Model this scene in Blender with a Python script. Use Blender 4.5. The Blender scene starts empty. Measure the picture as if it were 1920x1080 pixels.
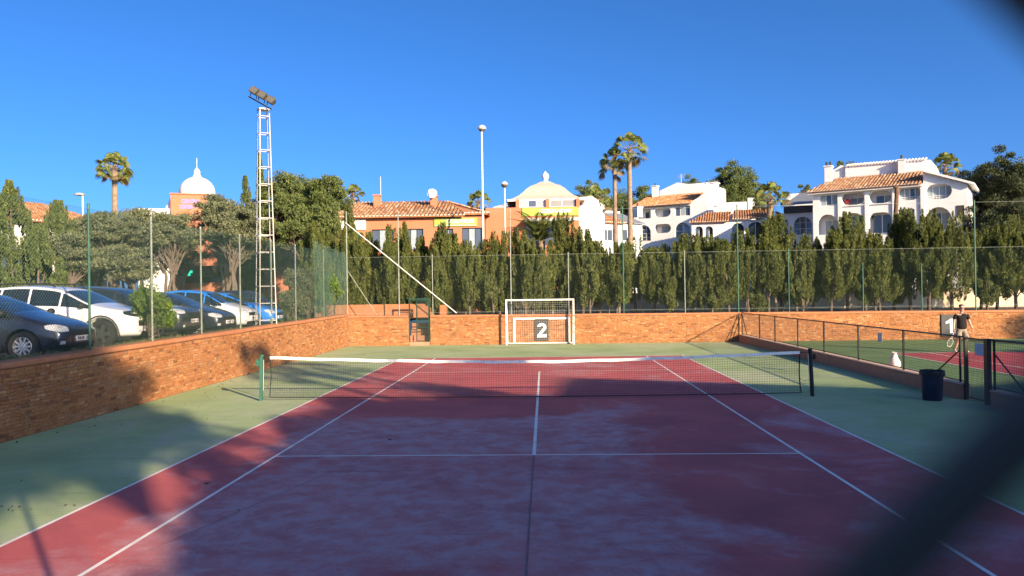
import bpy, bmesh, math, random
import numpy as np
from mathutils import Vector, Matrix
from mathutils.geometry import tessellate_polygon
PI = math.pi
R = math.radians
SC = bpy.context.scene
COL = SC.collection
rnd = random.Random(7)

# ------------------------------------------------------------------ camera
FPX = 1461.13
CAMP = Vector((0.2013, -18.633, 2.5661))
YAW, PITCH, ROLL = -0.04163, 0.004953, -0.01442
_f = Vector((math.sin(YAW)*math.cos(PITCH), math.cos(YAW)*math.cos(PITCH), math.sin(PITCH)))
_r = Vector((math.cos(YAW), -math.sin(YAW), 0))
_u = _r.cross(_f)
CR = _r*math.cos(ROLL) + _u*math.sin(ROLL)
CU = _u*math.cos(ROLL) - _r*math.sin(ROLL)
CF = _f
cam = bpy.data.cameras.new('camera')
camo = bpy.data.objects.new('camera', cam)
COL.objects.link(camo)
camo.matrix_world = Matrix(((CR.x, CU.x, -CF.x, CAMP.x), (CR.y, CU.y, -CF.y, CAMP.y), (CR.z, CU.z, -CF.z, CAMP.z), (0, 0, 0, 1)))
cam.sensor_width = 36
cam.lens = 36*FPX/1920
cam.clip_start = 0.005
cam.clip_end = 3000
cam.dof.use_dof = True
cam.dof.focus_distance = 24
cam.dof.aperture_fstop = 10.5
SC.camera = camo

# ------------------------------------------------------------------ sky, sun, exposure
SUN_EL = R(17.8)
SD = Vector((1.92, -2.45, 1.0)).normalized()          # towards the sun
world = bpy.data.worlds.new('World')
SC.world = world
world.use_nodes = True
wn = world.node_tree
sky = wn.nodes.new('ShaderNodeTexSky')
sky.sky_type = 'NISHITA'
sky.sun_disc = False
sky.sun_elevation = SUN_EL
sky.sun_rotation = math.atan2(SD.x, SD.y)
sky.altitude = 0
sky.air_density = 0.5
sky.dust_density = 2.0
sky.ozone_density = 6.0
bg = wn.nodes['Background']
bg.inputs['Strength'].default_value = 0.104
hs = wn.nodes.new('ShaderNodeHueSaturation')          # deeper blue of the whole sky, everywhere alike
hs.inputs['Saturation'].default_value = 1.1
wn.links.new(sky.outputs[0], hs.inputs['Color'])
wn.links.new(hs.outputs[0], bg.inputs[0])
sun = bpy.data.lights.new('sun', 'SUN')
sun.energy = 5.0
sun.angle = R(0.53)
sun.color = (1.0, 0.77, 0.50)
suno = bpy.data.objects.new('sun', sun)
COL.objects.link(suno)
suno.rotation_euler = SD.to_track_quat('Z', 'Y').to_euler()
SC.view_settings.view_transform = 'Standard'
SC.view_settings.look = 'None'
SC.view_settings.exposure = 1.3
SC.view_settings.gamma = 1
SC.view_settings.use_curve_mapping = False
SC.cycles.max_bounces = 6
SC.cycles.transparent_max_bounces = 12

# ------------------------------------------------------------------ measuring helpers (a pixel of the 1920x1080 photograph -> a point)
def ray(u, v): return CF + CR*((u-960)/FPX) - CU*((v-540)/FPX)
def at(u, v, Y):
    d = ray(u, v); return CAMP + d*((Y-CAMP.y)/d.y)
def atx(u, v, X):
    d = ray(u, v); return CAMP + d*((X-CAMP.x)/d.x)
def gd(u, v, z=0.0):
    d = ray(u, v); return CAMP + d*((z-CAMP.z)/d.z)

# ------------------------------------------------------------------ materials
MATS = {}
def newmat(name):
    m = bpy.data.materials.new(name); m.use_nodes = True
    nt = m.node_tree
    return m, nt, nt.nodes['Principled BSDF']
def N(nt, t, **kw):
    n = nt.nodes.new(t)
    for k, v in kw.items(): setattr(n, k, v)
    return n
def ramp(nt, src, stops):
    r = N(nt, 'ShaderNodeValToRGB')
    el = r.color_ramp.elements
    while len(el) < len(stops): el.new(0.5)
    for e, (p, c) in zip(el, stops):
        e.position = p; e.color = (c[0], c[1], c[2], 1)
    nt.links.new(src, r.inputs[0]); return r
def noise(nt, vec, scale, detail=4, rough=0.55, dist=0.0):
    n = N(nt, 'ShaderNodeTexNoise')
    n.inputs['Scale'].default_value = scale; n.inputs['Detail'].default_value = detail
    n.inputs['Roughness'].default_value = rough; n.inputs['Distortion'].default_value = dist
    if vec is not None: nt.links.new(vec, n.inputs['Vector'])
    return n
def mixc(nt, fac, a, b, mode='MIX'):
    m = N(nt, 'ShaderNodeMix', data_type='RGBA', blend_type=mode)
    if hasattr(fac, 'links'): nt.links.new(fac, m.inputs[0])
    else: m.inputs[0].default_value = fac
    for i, c in ((6, a), (7, b)):
        if hasattr(c, 'links'): nt.links.new(c, m.inputs[i])
        else: m.inputs[i].default_value = (c[0], c[1], c[2], 1)
    return m.outputs[2]
def pm(name, col, rough=0.75, var=0.18, scale=3.0, bump=0.0, metal=0.0, spec=0.4, dirt=None, dscale=0.8, bscale=None):
    """a plain painted / mineral surface with uneven colour and fine relief"""
    if name in MATS: return MATS[name]
    m, nt, b = newmat(name)
    tc = N(nt, 'ShaderNodeTexCoord')
    n1 = noise(nt, tc.outputs['Object'], scale, 6, 0.6)
    lo = [c*(1-var) for c in col]; hi = [min(1, c*(1+var)) for c in col]
    c = ramp(nt, n1.outputs[0], [(0.3, lo), (0.7, hi)]).outputs[0]
    if dirt:
        n2 = noise(nt, tc.outputs['Object'], dscale, 8, 0.65)
        f = ramp(nt, n2.outputs[0], [(0.5, (0, 0, 0)), (0.72, (0.75, 0.75, 0.75))]).outputs[0]
        c = mixc(nt, f, c, dirt)
    nt.links.new(c, b.inputs['Base Color'])
    b.inputs['Roughness'].default_value = rough; b.inputs['Metallic'].default_value = metal
    b.inputs['Specular IOR Level'].default_value = spec
    if bump:
        n3 = noise(nt, tc.outputs['Object'], bscale or scale*8, 5, 0.6)
        bp = N(nt, 'ShaderNodeBump'); bp.inputs['Strength'].default_value = bump; bp.inputs['Distance'].default_value = 0.02
        nt.links.new(n3.outputs[0], bp.inputs['Height']); nt.links.new(bp.outputs[0], b.inputs['Normal'])
    MATS[name] = m; return m
def island_mat(name, stops, rough=0.85, objrand=False, bump=0.3, spec=0.25):
    """each loose piece of the mesh (or each object) takes its own colour from the ramp"""
    m, nt, b = newmat(name)
    g = N(nt, 'ShaderNodeNewGeometry'); val = g.outputs['Random Per Island']
    if objrand:
        oi = N(nt, 'ShaderNodeObjectInfo'); val = oi.outputs['Random']
    r = ramp(nt, val, stops)
    tc = N(nt, 'ShaderNodeTexCoord')
    geo = g.outputs['Position']
    n = noise(nt, geo, 14, 5, 0.6)
    f = ramp(nt, n.outputs[0], [(0.3, (0.72, 0.72, 0.72)), (0.7, (1.2, 1.2, 1.2))])
    c = mixc(nt, 1.0, r.outputs[0], f.outputs[0], 'MULTIPLY')
    n2 = noise(nt, geo, 0.7, 5, 0.6)
    f2 = ramp(nt, n2.outputs[0], [(0.35, (0.92, 0.90, 0.87)), (0.65, (1.12, 1.1, 1.08))])
    c = mixc(nt, 1.0, c, f2.outputs[0], 'MULTIPLY')
    nt.links.new(c, b.inputs['Base Color']); b.inputs['Roughness'].default_value = rough
    b.inputs['Specular IOR Level'].default_value = spec
    if bump:
        n3 = noise(nt, geo, 60, 4, 0.6)
        bp = N(nt, 'ShaderNodeBump'); bp.inputs['Strength'].default_value = bump; bp.inputs['Distance'].default_value = 0.02
        nt.links.new(n3.outputs[0], bp.inputs['Height']); nt.links.new(bp.outputs[0], b.inputs['Normal'])
    MATS[name] = m; return m
def leafmat(name, cols, trans=0.3):
    m, nt, b = newmat(name)
    g = N(nt, 'ShaderNodeNewGeometry')
    k = len(cols)
    r = ramp(nt, g.outputs['Random Per Island'], [(i/(k-1) if k > 1 else 0, c) for i, c in enumerate(cols)])
    n = noise(nt, g.outputs['Position'], 1.1, 4, 0.6)
    f = ramp(nt, n.outputs[0], [(0.3, (0.7, 0.75, 0.75)), (0.7, (1.25, 1.2, 1.05))])
    c = mixc(nt, 1.0, r.outputs[0], f.outputs[0], 'MULTIPLY')
    nt.links.new(c, b.inputs['Base Color']); b.inputs['Roughness'].default_value = 0.6
    b.inputs['Specular IOR Level'].default_value = 0.25
    t = N(nt, 'ShaderNodeBsdfTranslucent'); nt.links.new(c, t.inputs[0])
    mx = N(nt, 'ShaderNodeMixShader'); mx.inputs[0].default_value = trans
    out = nt.nodes['Material Output']
    nt.links.new(b.outputs[0], mx.inputs[1]); nt.links.new(t.outputs[0], mx.inputs[2]); nt.links.new(mx.outputs[0], out.inputs[0])
    MATS[name] = m; return m
def glassmat(name, col=(0.02, 0.03, 0.04), rough=0.05, spec=0.9):
    m, nt, b = newmat(name)
    b.inputs['Base Color'].default_value = (*col, 1); b.inputs['Roughness'].default_value = rough
    b.inputs['Specular IOR Level'].default_value = spec
    MATS[name] = m; return m
def paintmat(name, col, coat=1.0, rough=0.35, metal=0.0):
    m, nt, b = newmat(name)
    b.inputs['Metallic'].default_value = metal
    g = N(nt, 'ShaderNodeNewGeometry')
    n = noise(nt, g.outputs['Position'], 6, 6, 0.7)
    c = ramp(nt, n.outputs[0], [(0.35, [x*0.92 for x in col]), (0.75, [min(1, x*1.06+0.004) for x in col])]).outputs[0]
    nt.links.new(c, b.inputs['Base Color']); b.inputs['Roughness'].default_value = rough
    b.inputs['Coat Weight'].default_value = coat; b.inputs['Coat Roughness'].default_value = 0.06
    MATS[name] = m; return m

def court_mat(name, base, worn, wlo, whi, seed, fade, streak=True, centre=None):
    m, nt, b = newmat(name)
    g = N(nt, 'ShaderNodeNewGeometry')
    mp = N(nt, 'ShaderNodeMapping'); mp.inputs['Location'].default_value = (seed*3.7, seed*1.9, 0)
    nt.links.new(g.outputs['Position'], mp.inputs['Vector']); P = mp.outputs[0]
    # worn paint: big patches with ragged edges
    n1 = noise(nt, P, 0.30, 12, 0.68, 0.5)
    f1 = ramp(nt, n1.outputs[0], [(wlo, (0, 0, 0)), (whi, (1, 1, 1))]).outputs[0]
    n2 = noise(nt, P, 2.6, 8, 0.7, 0.3)
    f2 = ramp(nt, n2.outputs[0], [(0.38, (0.30, 0.30, 0.30)), (0.60, (1, 1, 1))]).outputs[0]
    f = mixc(nt, 1.0, f1, f2, 'MULTIPLY')
    if centre:                                         # where the players run the paint is worn most
        sx = N(nt, 'ShaderNodeSeparateXYZ'); nt.links.new(g.outputs['Position'], sx.inputs[0])
        nw = noise(nt, P, 0.5, 5, 0.6)
        def lin(src, a0, a1):
            r = N(nt, 'ShaderNodeMapRange'); r.inputs['From Min'].default_value = a0; r.inputs['From Max'].default_value = a1; nt.links.new(src, r.inputs['Value']); return r.outputs[0]
        ax = N(nt, 'ShaderNodeMath', operation='ADD'); nt.links.new(sx.outputs[0], ax.inputs[0]); ax.inputs[1].default_value = -centre[0]
        ab = N(nt, 'ShaderNodeMath', operation='ABSOLUTE'); nt.links.new(ax.outputs[0], ab.inputs[0])
        wob = N(nt, 'ShaderNodeMath', operation='MULTIPLY_ADD'); nt.links.new(nw.outputs[0], wob.inputs[0]); wob.inputs[1].default_value = 3.0; nt.links.new(ab.outputs[0], wob.inputs[2])
        wy = N(nt, 'ShaderNodeMath', operation='MULTIPLY_ADD'); nt.links.new(nw.outputs[0], wy.inputs[0]); wy.inputs[1].default_value = 1.6; nt.links.new(sx.outputs[1], wy.inputs[2])
        mm = N(nt, 'ShaderNodeMath', operation='MULTIPLY'); nt.links.new(lin(wob.outputs[0], centre[1]+2.6, centre[1]+.6), mm.inputs[0]); nt.links.new(lin(wy.outputs[0], centre[2]+.8, centre[2]), mm.inputs[1])
        ad = N(nt, 'ShaderNodeMath', operation='MULTIPLY_ADD'); nt.links.new(mm.outputs[0], ad.inputs[0]); ad.inputs[1].default_value = 0.185; nt.links.new(n1.outputs[0], ad.inputs[2])
        f1 = ramp(nt, ad.outputs[0], [(0.53, (0, 0, 0)), (0.585, (.5, .5, .5)), (0.66, (1, 1, 1))]).outputs[0]
        f = mixc(nt, 1.0, f1, f2, 'MULTIPLY')
    # gentle fading of the paint itself
    n3 = noise(nt, P, 0.6, 6, 0.6)
    cb = ramp(nt, n3.outputs[0], [(0.3, [c*0.84 for c in base]), (0.72, fade)]).outputs[0]
    c = mixc(nt, f, cb, worn)
    # scuffs and drag marks
    if streak:
        mp2 = N(nt, 'ShaderNodeMapping'); mp2.inputs['Scale'].default_value = (0.5, 3.2, 1); mp2.inputs['Rotation'].default_value = (0, 0, 0.25)
        nt.links.new(P, mp2.inputs['Vector'])
        n4 = noise(nt, mp2.outputs[0], 1.6, 8, 0.7, 0.4)
        f4 = ramp(nt, n4.outputs[0], [(0.60, (0, 0, 0)), (0.74, (0.6, 0.6, 0.6))]).outputs[0]
        c = mixc(nt, f4, c, [min(1, (x*0.6+y*0.5)) for x, y in zip(worn, fade)])
        n6 = noise(nt, mp2.outputs[0], 0.9, 8, 0.7, 0.8)
        f6 = ramp(nt, n6.outputs[0], [(0.28, (0.55, 0.55, 0.55)), (0.40, (0, 0, 0))]).outputs[0]
        c = mixc(nt, f6, c, [x*0.62 for x in base])
    n5 = noise(nt, P, 45, 3, 0.7)
    f5 = ramp(nt, n5.outputs[0], [(0.25, (0.86, 0.86, 0.86)), (0.75, (1.12, 1.12, 1.12))]).outputs[0]
    c = mixc(nt, 1.0, c, f5, 'MULTIPLY')
    nt.links.new(c, b.inputs['Base Color']); b.inputs['Roughness'].default_value = 0.8
    b.inputs['Specular IOR Level'].default_value = 0.3
    bp = N(nt, 'ShaderNodeBump'); bp.inputs['Strength'].default_value = 0.15; bp.inputs['Distance'].default_value = 0.01
    n7 = noise(nt, P, 120, 2, 0.7)
    nt.links.new(n7.outputs[0], bp.inputs['Height']); nt.links.new(bp.outputs[0], b.inputs['Normal'])
    MATS[name] = m; return m

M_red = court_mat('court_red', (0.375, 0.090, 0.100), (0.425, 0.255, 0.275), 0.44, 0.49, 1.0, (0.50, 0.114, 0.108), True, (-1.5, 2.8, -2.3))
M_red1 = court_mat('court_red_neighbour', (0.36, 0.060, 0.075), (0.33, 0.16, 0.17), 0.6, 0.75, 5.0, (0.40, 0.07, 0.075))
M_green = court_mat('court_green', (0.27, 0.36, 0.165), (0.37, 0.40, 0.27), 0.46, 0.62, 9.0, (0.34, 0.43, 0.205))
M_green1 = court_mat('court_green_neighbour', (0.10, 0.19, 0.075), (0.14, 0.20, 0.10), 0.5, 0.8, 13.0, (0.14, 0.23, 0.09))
M_line = pm('court_line_paint', (0.72, 0.70, 0.66), 0.8, 0.14, 5, dirt=(0.45, 0.36, 0.36), dscale=2.5)
M_joint = pm('court_joint', (0.22, 0.12, 0.13), 0.9, 0.3, 4)
M_asphalt = pm('asphalt', (0.055, 0.055, 0.057), 0.9, 0.3, 2.0, 0.3, dirt=(0.10, 0.095, 0.085), bscale=80)
M_soil = pm('soil', (0.16, 0.11, 0.07), 0.95, 0.35, 2.5, 0.5, dirt=(0.10, 0.10, 0.05), dscale=0.7, bscale=30)
M_terr = pm('terrain_dry', (0.15, 0.13, 0.07), 0.95, 0.35, 0.4, 0.4, dirt=(0.07, 0.09, 0.035), dscale=0.12)
M_kerb = pm('kerb_concrete', (0.36, 0.34, 0.31), 0.9, 0.2, 5, 0.3)
M_coping = pm('coping_plaster', (0.38, 0.15, 0.068), 0.9, 0.16, 3, 0.25, dirt=(0.36, 0.17, 0.10), dscale=1.3)
M_mortar = pm('mortar', (0.24, 0.13, 0.065), 0.95, 0.3, 6, 0.6, bscale=50)
BR = [(0.0, (0.17, 0.075, 0.036)), (0.12, (0.31, 0.135, 0.052)), (0.45, (0.36, 0.165, 0.068)), (0.68, (0.29, 0.11, 0.044)), (0.88, (0.43, 0.235, 0.11)), (1.0, (0.23, 0.115, 0.065))]
M_brick = island_mat('brick_old', BR, 0.9, True, 0.12)
M_bricks = island_mat('brick_old_far', BR, 0.9, False, 0.12)
M_terra = pm('painted_terracotta_plaster', (0.42, 0.20, 0.12), 0.9, 0.12, 3, 0.25, dirt=(0.34, 0.2, 0.15), dscale=2)
M_dkgreen = pm('dark_green_metal', (0.012, 0.045, 0.032), 0.45, 0.25, 8)
M_post = pm('green_fence_post', (0.035, 0.12, 0.085), 0.5, 0.25, 5)
M_postg = pm('weathered_fence_post', (0.22, 0.25, 0.21), 0.6, 0.25, 5)
M_wire = pm('fence_wire', (0.050, 0.095, 0.080), 0.5, 0.2, 3)
M_wire0 = pm('dark_fence_wire', (0.006, 0.013, 0.014), 0.6, 0.2, 3)
M_black = pm('black_metal', (0.010, 0.012, 0.014), 0.45, 0.3, 6)
M_blkpl = pm('black_plastic', (0.014, 0.015, 0.017), 0.55, 0.3, 6)
M_white = pm('white_paint_metal', (0.62, 0.61, 0.57), 0.5, 0.05, 5, dirt=(0.48, 0.45, 0.38), dscale=3)
M_galv = pm('galvanised_steel', (0.55, 0.55, 0.52), 0.45, 0.1, 5, metal=0.25)
M_net = pm('net_cord', (0.02, 0.022, 0.022), 0.7, 0.2, 9)
M_netw = pm('net_cord_white', (0.34, 0.34, 0.32), 0.8, 0.1, 9)
M_band = pm('net_headband', (0.78, 0.77, 0.72), 0.85, 0.06, 9, dirt=(0.5, 0.48, 0.45), dscale=4)
M_orange = pm('orange_plaster', (0.47, 0.165, 0.085), 0.9, 0.08, 1.2, 0.15, dirt=(0.40, 0.15, 0.09), dscale=0.6)
M_pink = pm('pale_orange_plaster', (0.48, 0.19, 0.12), 0.9, 0.08, 1.0, 0.15, dirt=(0.55, 0.26, 0.17), dscale=0.5)
M_wwall = pm('white_render', (0.68, 0.67, 0.66), 0.9, 0.04, 0.8, 0.2, dirt=(0.57, 0.55, 0.53), dscale=0.7)
M_cream = pm('cream_roof_render', (0.41, 0.36, 0.29), 0.8, 0.06, 1, 0.15, dirt=(0.35, 0.30, 0.24), dscale=1.0)
M_beige = pm('beige_wall', (0.56, 0.46, 0.33), 0.9, 0.1, 1.2, 0.2, dirt=(0.45, 0.36, 0.25), dscale=1)
M_slate = pm('slate_blue_roof', (0.17, 0.19, 0.22), 0.7, 0.12, 1, 0.2)
M_brown = pm('brown_bark', (0.13, 0.075, 0.045), 0.95, 0.35, 5, 0.6, bscale=20)
M_bark = pm('grey_bark', (0.13, 0.10, 0.08), 0.95, 0.35, 4, 0.6, bscale=20)
M_palmtr = pm('palm_trunk', (0.22, 0.165, 0.115), 0.95, 0.3, 4, 0.6, bscale=16)
M_glass = glassmat('window_glass', (0.06, 0.08, 0.11), 0.08, 0.9)
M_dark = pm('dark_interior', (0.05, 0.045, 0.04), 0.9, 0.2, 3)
M_curtain = pm('pale_curtain', (0.27, 0.33, 0.37), 0.9, 0.12, 5)
M_frame = pm('white_window_frame', (0.75, 0.75, 0.73), 0.5, 0.04, 4)
M_dkframe = pm('dark_window_frame', (0.05, 0.045, 0.04), 0.5, 0.2, 4)
TL = [(0.0, (0.272, 0.106, 0.045)), (0.25, (0.440, 0.207, 0.090)), (0.5, (0.496, 0.264, 0.130)), (0.75, (0.384, 0.158, 0.070)), (0.9, (0.512, 0.352, 0.220)), (1.0, (0.240, 0.132, 0.090))]
M_tile = island_mat('roof_tile_clay', TL, 0.9, False, 0.3)
TL2 = [(0.0, (0.240, 0.114, 0.060)), (0.25, (0.368, 0.185, 0.090)), (0.5, (0.464, 0.299, 0.180)), (0.75, (0.304, 0.150, 0.080)), (0.9, (0.496, 0.405, 0.300)), (1.0, (0.176, 0.106, 0.080))]
M_tile2 = island_mat('roof_tile_weathered', TL2, 0.9, False, 0.3)
M_tileend = pm('tile_end_mortar', (0.68, 0.60, 0.50), 0.9, 0.1, 3)
M_sign = pm('lime_banner', (0.27, 0.34, 0.06), 0.6, 0.08, 1.5)
M_signtxt = pm('banner_lettering', (0.80, 0.80, 0.62), 0.6, 0.04, 3)
M_purple = pm('purple_lettering', (0.36, 0.20, 0.50), 0.7, 0.1, 3)
L_cyp = leafmat('cypress_leaves', [(0.070, 0.098, 0.026), (0.132, 0.160, 0.044), (0.200, 0.215, 0.068), (0.085, 0.118, 0.034)], 0.35)
L_cyp2 = leafmat('juniper_leaves', [(0.075, 0.105, 0.036), (0.135, 0.165, 0.053), (0.210, 0.225, 0.075), (0.095, 0.120, 0.045)], 0.35)
L_pine = leafmat('pine_needles', [(0.053, 0.083, 0.030), (0.105, 0.143, 0.045), (0.165, 0.195, 0.060), (0.075, 0.105, 0.038)], 0.2)
L_grey = leafmat('grey_green_leaves', [(0.087, 0.106, 0.059), (0.153, 0.172, 0.099), (0.224, 0.239, 0.143), (0.102, 0.122, 0.065)], 0.25)
L_dark = leafmat('dark_pine_needles', [(0.026, 0.040, 0.020), (0.050, 0.066, 0.030), (0.080, 0.094, 0.042), (0.036, 0.050, 0.024)], 0.2)
L_bush = leafmat('bush_leaves', [(0.060, 0.105, 0.022), (0.120, 0.195, 0.038), (0.195, 0.285, 0.053), (0.075, 0.135, 0.030)], 0.3)
L_palm = leafmat('palm_fronds', [(0.083, 0.120, 0.033), (0.150, 0.195, 0.053), (0.240, 0.255, 0.075), (0.105, 0.135, 0.045)], 0.25)
L_dead = leafmat('dry_fronds', [(0.16, 0.12, 0.06), (0.22, 0.17, 0.09), (0.12, 0.09, 0.05)], 0.2)
L_grass = leafmat('dry_grass', [(0.10, 0.12, 0.03), (0.16, 0.17, 0.05), (0.24, 0.20, 0.09)], 0.3)
L_litter = leafmat('leaf_litter', [(0.05, 0.035, 0.02), (0.09, 0.06, 0.03), (0.04, 0.04, 0.02)], 0.1)

# ------------------------------------------------------------------ mesh builder
class MB:
    def __init__(s): s.v = []; s.f = []
    def add(s, vs, fs):
        o = len(s.v); s.v.extend([tuple(p) for p in vs]); s.f.extend([tuple(i+o for i in f) for f in fs]); return s
    def box(s, x0, x1, y0, y1, z0, z1, M=None):
        vs = [Vector(p) for p in ((x0, y0, z0), (x1, y0, z0), (x1, y1, z0), (x0, y1, z0), (x0, y0, z1), (x1, y0, z1), (x1, y1, z1), (x0, y1, z1))]
        if M is not None: vs = [M @ p for p in vs]
        return s.add(vs, [(0, 3, 2, 1), (4, 5, 6, 7), (0, 1, 5, 4), (1, 2, 6, 5), (2, 3, 7, 6), (3, 0, 4, 7)])
    def bevbox(s, x0, x1, y0, y1, z0, z1, b=0.01, M=None):
        bm = bmesh.new(); bmesh.ops.create_cube(bm, size=1)
        for v in bm.verts: v.co = Vector(((x0+x1)/2+v.co.x*(x1-x0), (y0+y1)/2+v.co.y*(y1-y0), (z0+z1)/2+v.co.z*(z1-z0)))
        bmesh.ops.bevel(bm, geom=bm.edges[:], offset=b, segments=2, affect='EDGES')
        bm.verts.index_update()
        vs = [(M @ v.co) if M is not None else v.co.copy() for v in bm.verts]
        s.add(vs, [[v.index for v in f.verts] for f in bm.faces]); bm.free(); return s
    def tube(s, pts, rad, n=8, cap=True):
        pts = [Vector(p) for p in pts]
        if not isinstance(rad, (list, tuple)): rad = [rad]*len(pts)
        o = len(s.v); prev = None
        for i, p in enumerate(pts):
            if i == 0: t = pts[1]-pts[0]
            elif i == len(pts)-1: t = pts[-1]-pts[-2]
            else: t = pts[i+1]-pts[i-1]
            t.normalize()
            if prev is None: a = Vector((0, 0, 1)) if abs(t.z) < 0.9 else Vector((1, 0, 0)); x = t.cross(a).normalized()
            else: x = (prev - t*prev.dot(t)).normalized()
            prev = x; y = t.cross(x)
            for k in range(n):
                an = 2*PI*(k+0.5)/n
                s.v.append(tuple(p + (x*math.cos(an)+y*math.sin(an))*rad[i]))
        for i in range(len(pts)-1):
            for k in range(n):
                a = o+i*n+k; b = o+i*n+(k+1) % n
                s.f.append((a, b, b+n, a+n))
        if cap:
            s.f.append(tuple(o+k for k in reversed(range(n)))); e = o+(len(pts)-1)*n
            s.f.append(tuple(e+k for k in range(n)))
        return s
    def lathe(s, prof, c=(0, 0, 0), n=24, M=None, cap=True):
        o = len(s.v)
        for r, z in prof:
            for k in range(n):
                p = Vector((c[0]+r*math.cos(2*PI*k/n), c[1]+r*math.sin(2*PI*k/n), c[2]+z))
                s.v.append(tuple(M @ p if M is not None else p))
        for i in range(len(prof)-1):
            for k in range(n):
                a = o+i*n+k; b = o+i*n+(k+1) % n
                s.f.append((a, b, b+n, a+n))
        if cap:
            s.f.append(tuple(o+k for k in reversed(range(n)))); e = o+(len(prof)-1)*n
            s.f.append(tuple(e+k for k in range(n)))
        return s
    def plate(s, outer, holes, y0, y1, fn=lambda x, y, z: Vector((x, y, z))):
        """a wall standing in x-z with openings, between depth y0 (front) and y1"""
        loops = [outer]+list(holes)
        flat = [p for l in loops for p in l]
        tris = tessellate_polygon([[Vector((p[0], p[1], 0)) for p in l] for l in loops])
        o = len(s.v); n = len(flat)
        for p in flat: s.v.append(tuple(fn(p[0], y0, p[1])))
        for p in flat: s.v.append(tuple(fn(p[0], y1, p[1])))
        for t in tris:
            s.f.append(tuple(o+i for i in t)); s.f.append(tuple(o+n+i for i in reversed(t)))
        k = 0
        for l in loops:
            m = len(l)
            for i in range(m):
                a = o+k+i; b = o+k+(i+1) % m
                s.f.append((a, b, b+n, a+n))
            k += m
        return s
    def build(s, name, mat, parent=None, smooth=False, loc=None):
        me = bpy.data.meshes.new(name)
        me.from_pydata(s.v, [], s.f); me.materials.append(mat)
        me.validate(); me.update()
        bm = bmesh.new(); bm.from_mesh(me); bmesh.ops.recalc_face_normals(bm, faces=bm.faces); bm.to_mesh(me); bm.free()
        if smooth:
            me.polygons.foreach_set('use_smooth', [True]*len(me.polygons))
            if smooth == 'auto':
                me.set_sharp_from_angle(angle=R(38))
        return link(name, me, parent, loc)
def link(name, me, parent=None, loc=None):
    o = bpy.data.objects.new(name, me); COL.objects.link(o)
    if parent is not None: o.parent = parent
    if loc is not None: o.location = loc
    return o
def empty(name, loc=(0, 0, 0), rz=0.0):
    o = bpy.data.objects.new(name, None); COL.objects.link(o); o.location = loc; o.rotation_euler.z = rz
    o.empty_display_size = 0.2; return o
def tag(o, label, cat=None, group=None):
    o['label'] = label
    if cat: o['category'] = cat
    if group: o['group'] = group
    return o
def struct(o, label=None):
    o['kind'] = 'structure'
    if label: o['label'] = label
    return o
def stuff(o): o['kind'] = 'stuff'; return o
def quadmesh(name, V, mat, parent=None, k=4, F=None):
    """V: (n*k,3) numpy array, faces of k vertices each"""
    V = np.ascontiguousarray(V, dtype=np.float32); nf = len(V)//k
    me = bpy.data.meshes.new(name)
    me.vertices.add(len(V)); me.vertices.foreach_set('co', V.ravel())
    me.loops.add(len(V)); me.loops.foreach_set('vertex_index', np.arange(len(V), dtype=np.int32))
    me.polygons.add(nf); me.polygons.foreach_set('loop_start', np.arange(0, len(V), k, dtype=np.int32))
    me.materials.append(mat); me.update(calc_edges=True); me.shade_flat()
    return link(name, me, parent)
def text_mesh(name, body, size, mat, parent, M, extrude=0.004, bold=0.0, sx=1.0):
    cu = bpy.data.curves.new(name, 'FONT'); cu.body = body; cu.size = size; cu.align_x = 'CENTER'; cu.align_y = 'CENTER'
    cu.extrude = extrude; cu.offset = bold; cu.resolution_u = 3
    to = bpy.data.objects.new(name+'_src', cu); COL.objects.link(to)
    dg = bpy.context.evaluated_depsgraph_get()
    me = bpy.data.meshes.new_from_object(to.evaluated_get(dg))
    bpy.data.objects.remove(to); bpy.data.curves.remove(cu)
    me.transform(M @ Matrix.Diagonal((sx, 1, 1, 1))); me.materials.clear(); me.materials.append(mat); me.name = name
    return link(name, me, parent)
STAND = Matrix.Rotation(PI/2, 4, 'X')            # text standing upright, read from -Y
# ================================================================== ground and courts
ZP = 1.27                      # car park level
ZB = 1.33                      # planting bed behind the far wall
def sheet(name, pts, mat, label=None):
    m = MB(); m.add(pts, [tuple(range(len(pts)))]); return struct(m.build(name, mat), label)
g = MB()
g.add([(-700, -700, ZP), (-9.8, -700, ZP), (-9.8, 1500, ZP), (-700, 1500, ZP)], [(0, 1, 2, 3)])
g.add([(-9.8, 19.75, ZB), (900, 19.75, ZB), (900, 1500, ZB), (-9.8, 1500, ZB)], [(0, 1, 2, 3)])
g.add([(-9.8, -700, 1.0), (900, -700, 1.0), (900, -18.2, 1.0), (-9.8, -18.2, 1.0)], [(0, 1, 2, 3)])
g.add([(36, -18.2, 1.0), (900, -18.2, 1.0), (900, 19.75, ZB), (36, 19.75, ZB)], [(0, 1, 2, 3)])
g.add([(-9.8, -18.2, 1.0), (36, -18.2, 1.0), (36, -18.2, -0.1), (-9.8, -18.2, -0.1)], [(0, 1, 2, 3)])
g.add([(36, -18.2, 1.0), (36, 19.75, ZB), (36, 19.75, -0.1), (36, -18.2, -0.1)], [(0, 1, 2, 3)])
struct(g.build('ground', M_terr), 'dry ground around the sunken courts')
sheet('court_surround', [(-9.5, -18.2, 0), (9.6, -18.2, 0), (9.6, 19.42, 0), (-9.5, 19.42, 0)], M_green, 'pale green hard surface around the red court')
sheet('court_surround', [(9.6, -18.2, 0), (36, -18.2, 0), (36, 19.42, 0), (9.6, 19.42, 0)], M_green1, 'darker green hard surface of the neighbouring court')
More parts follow.
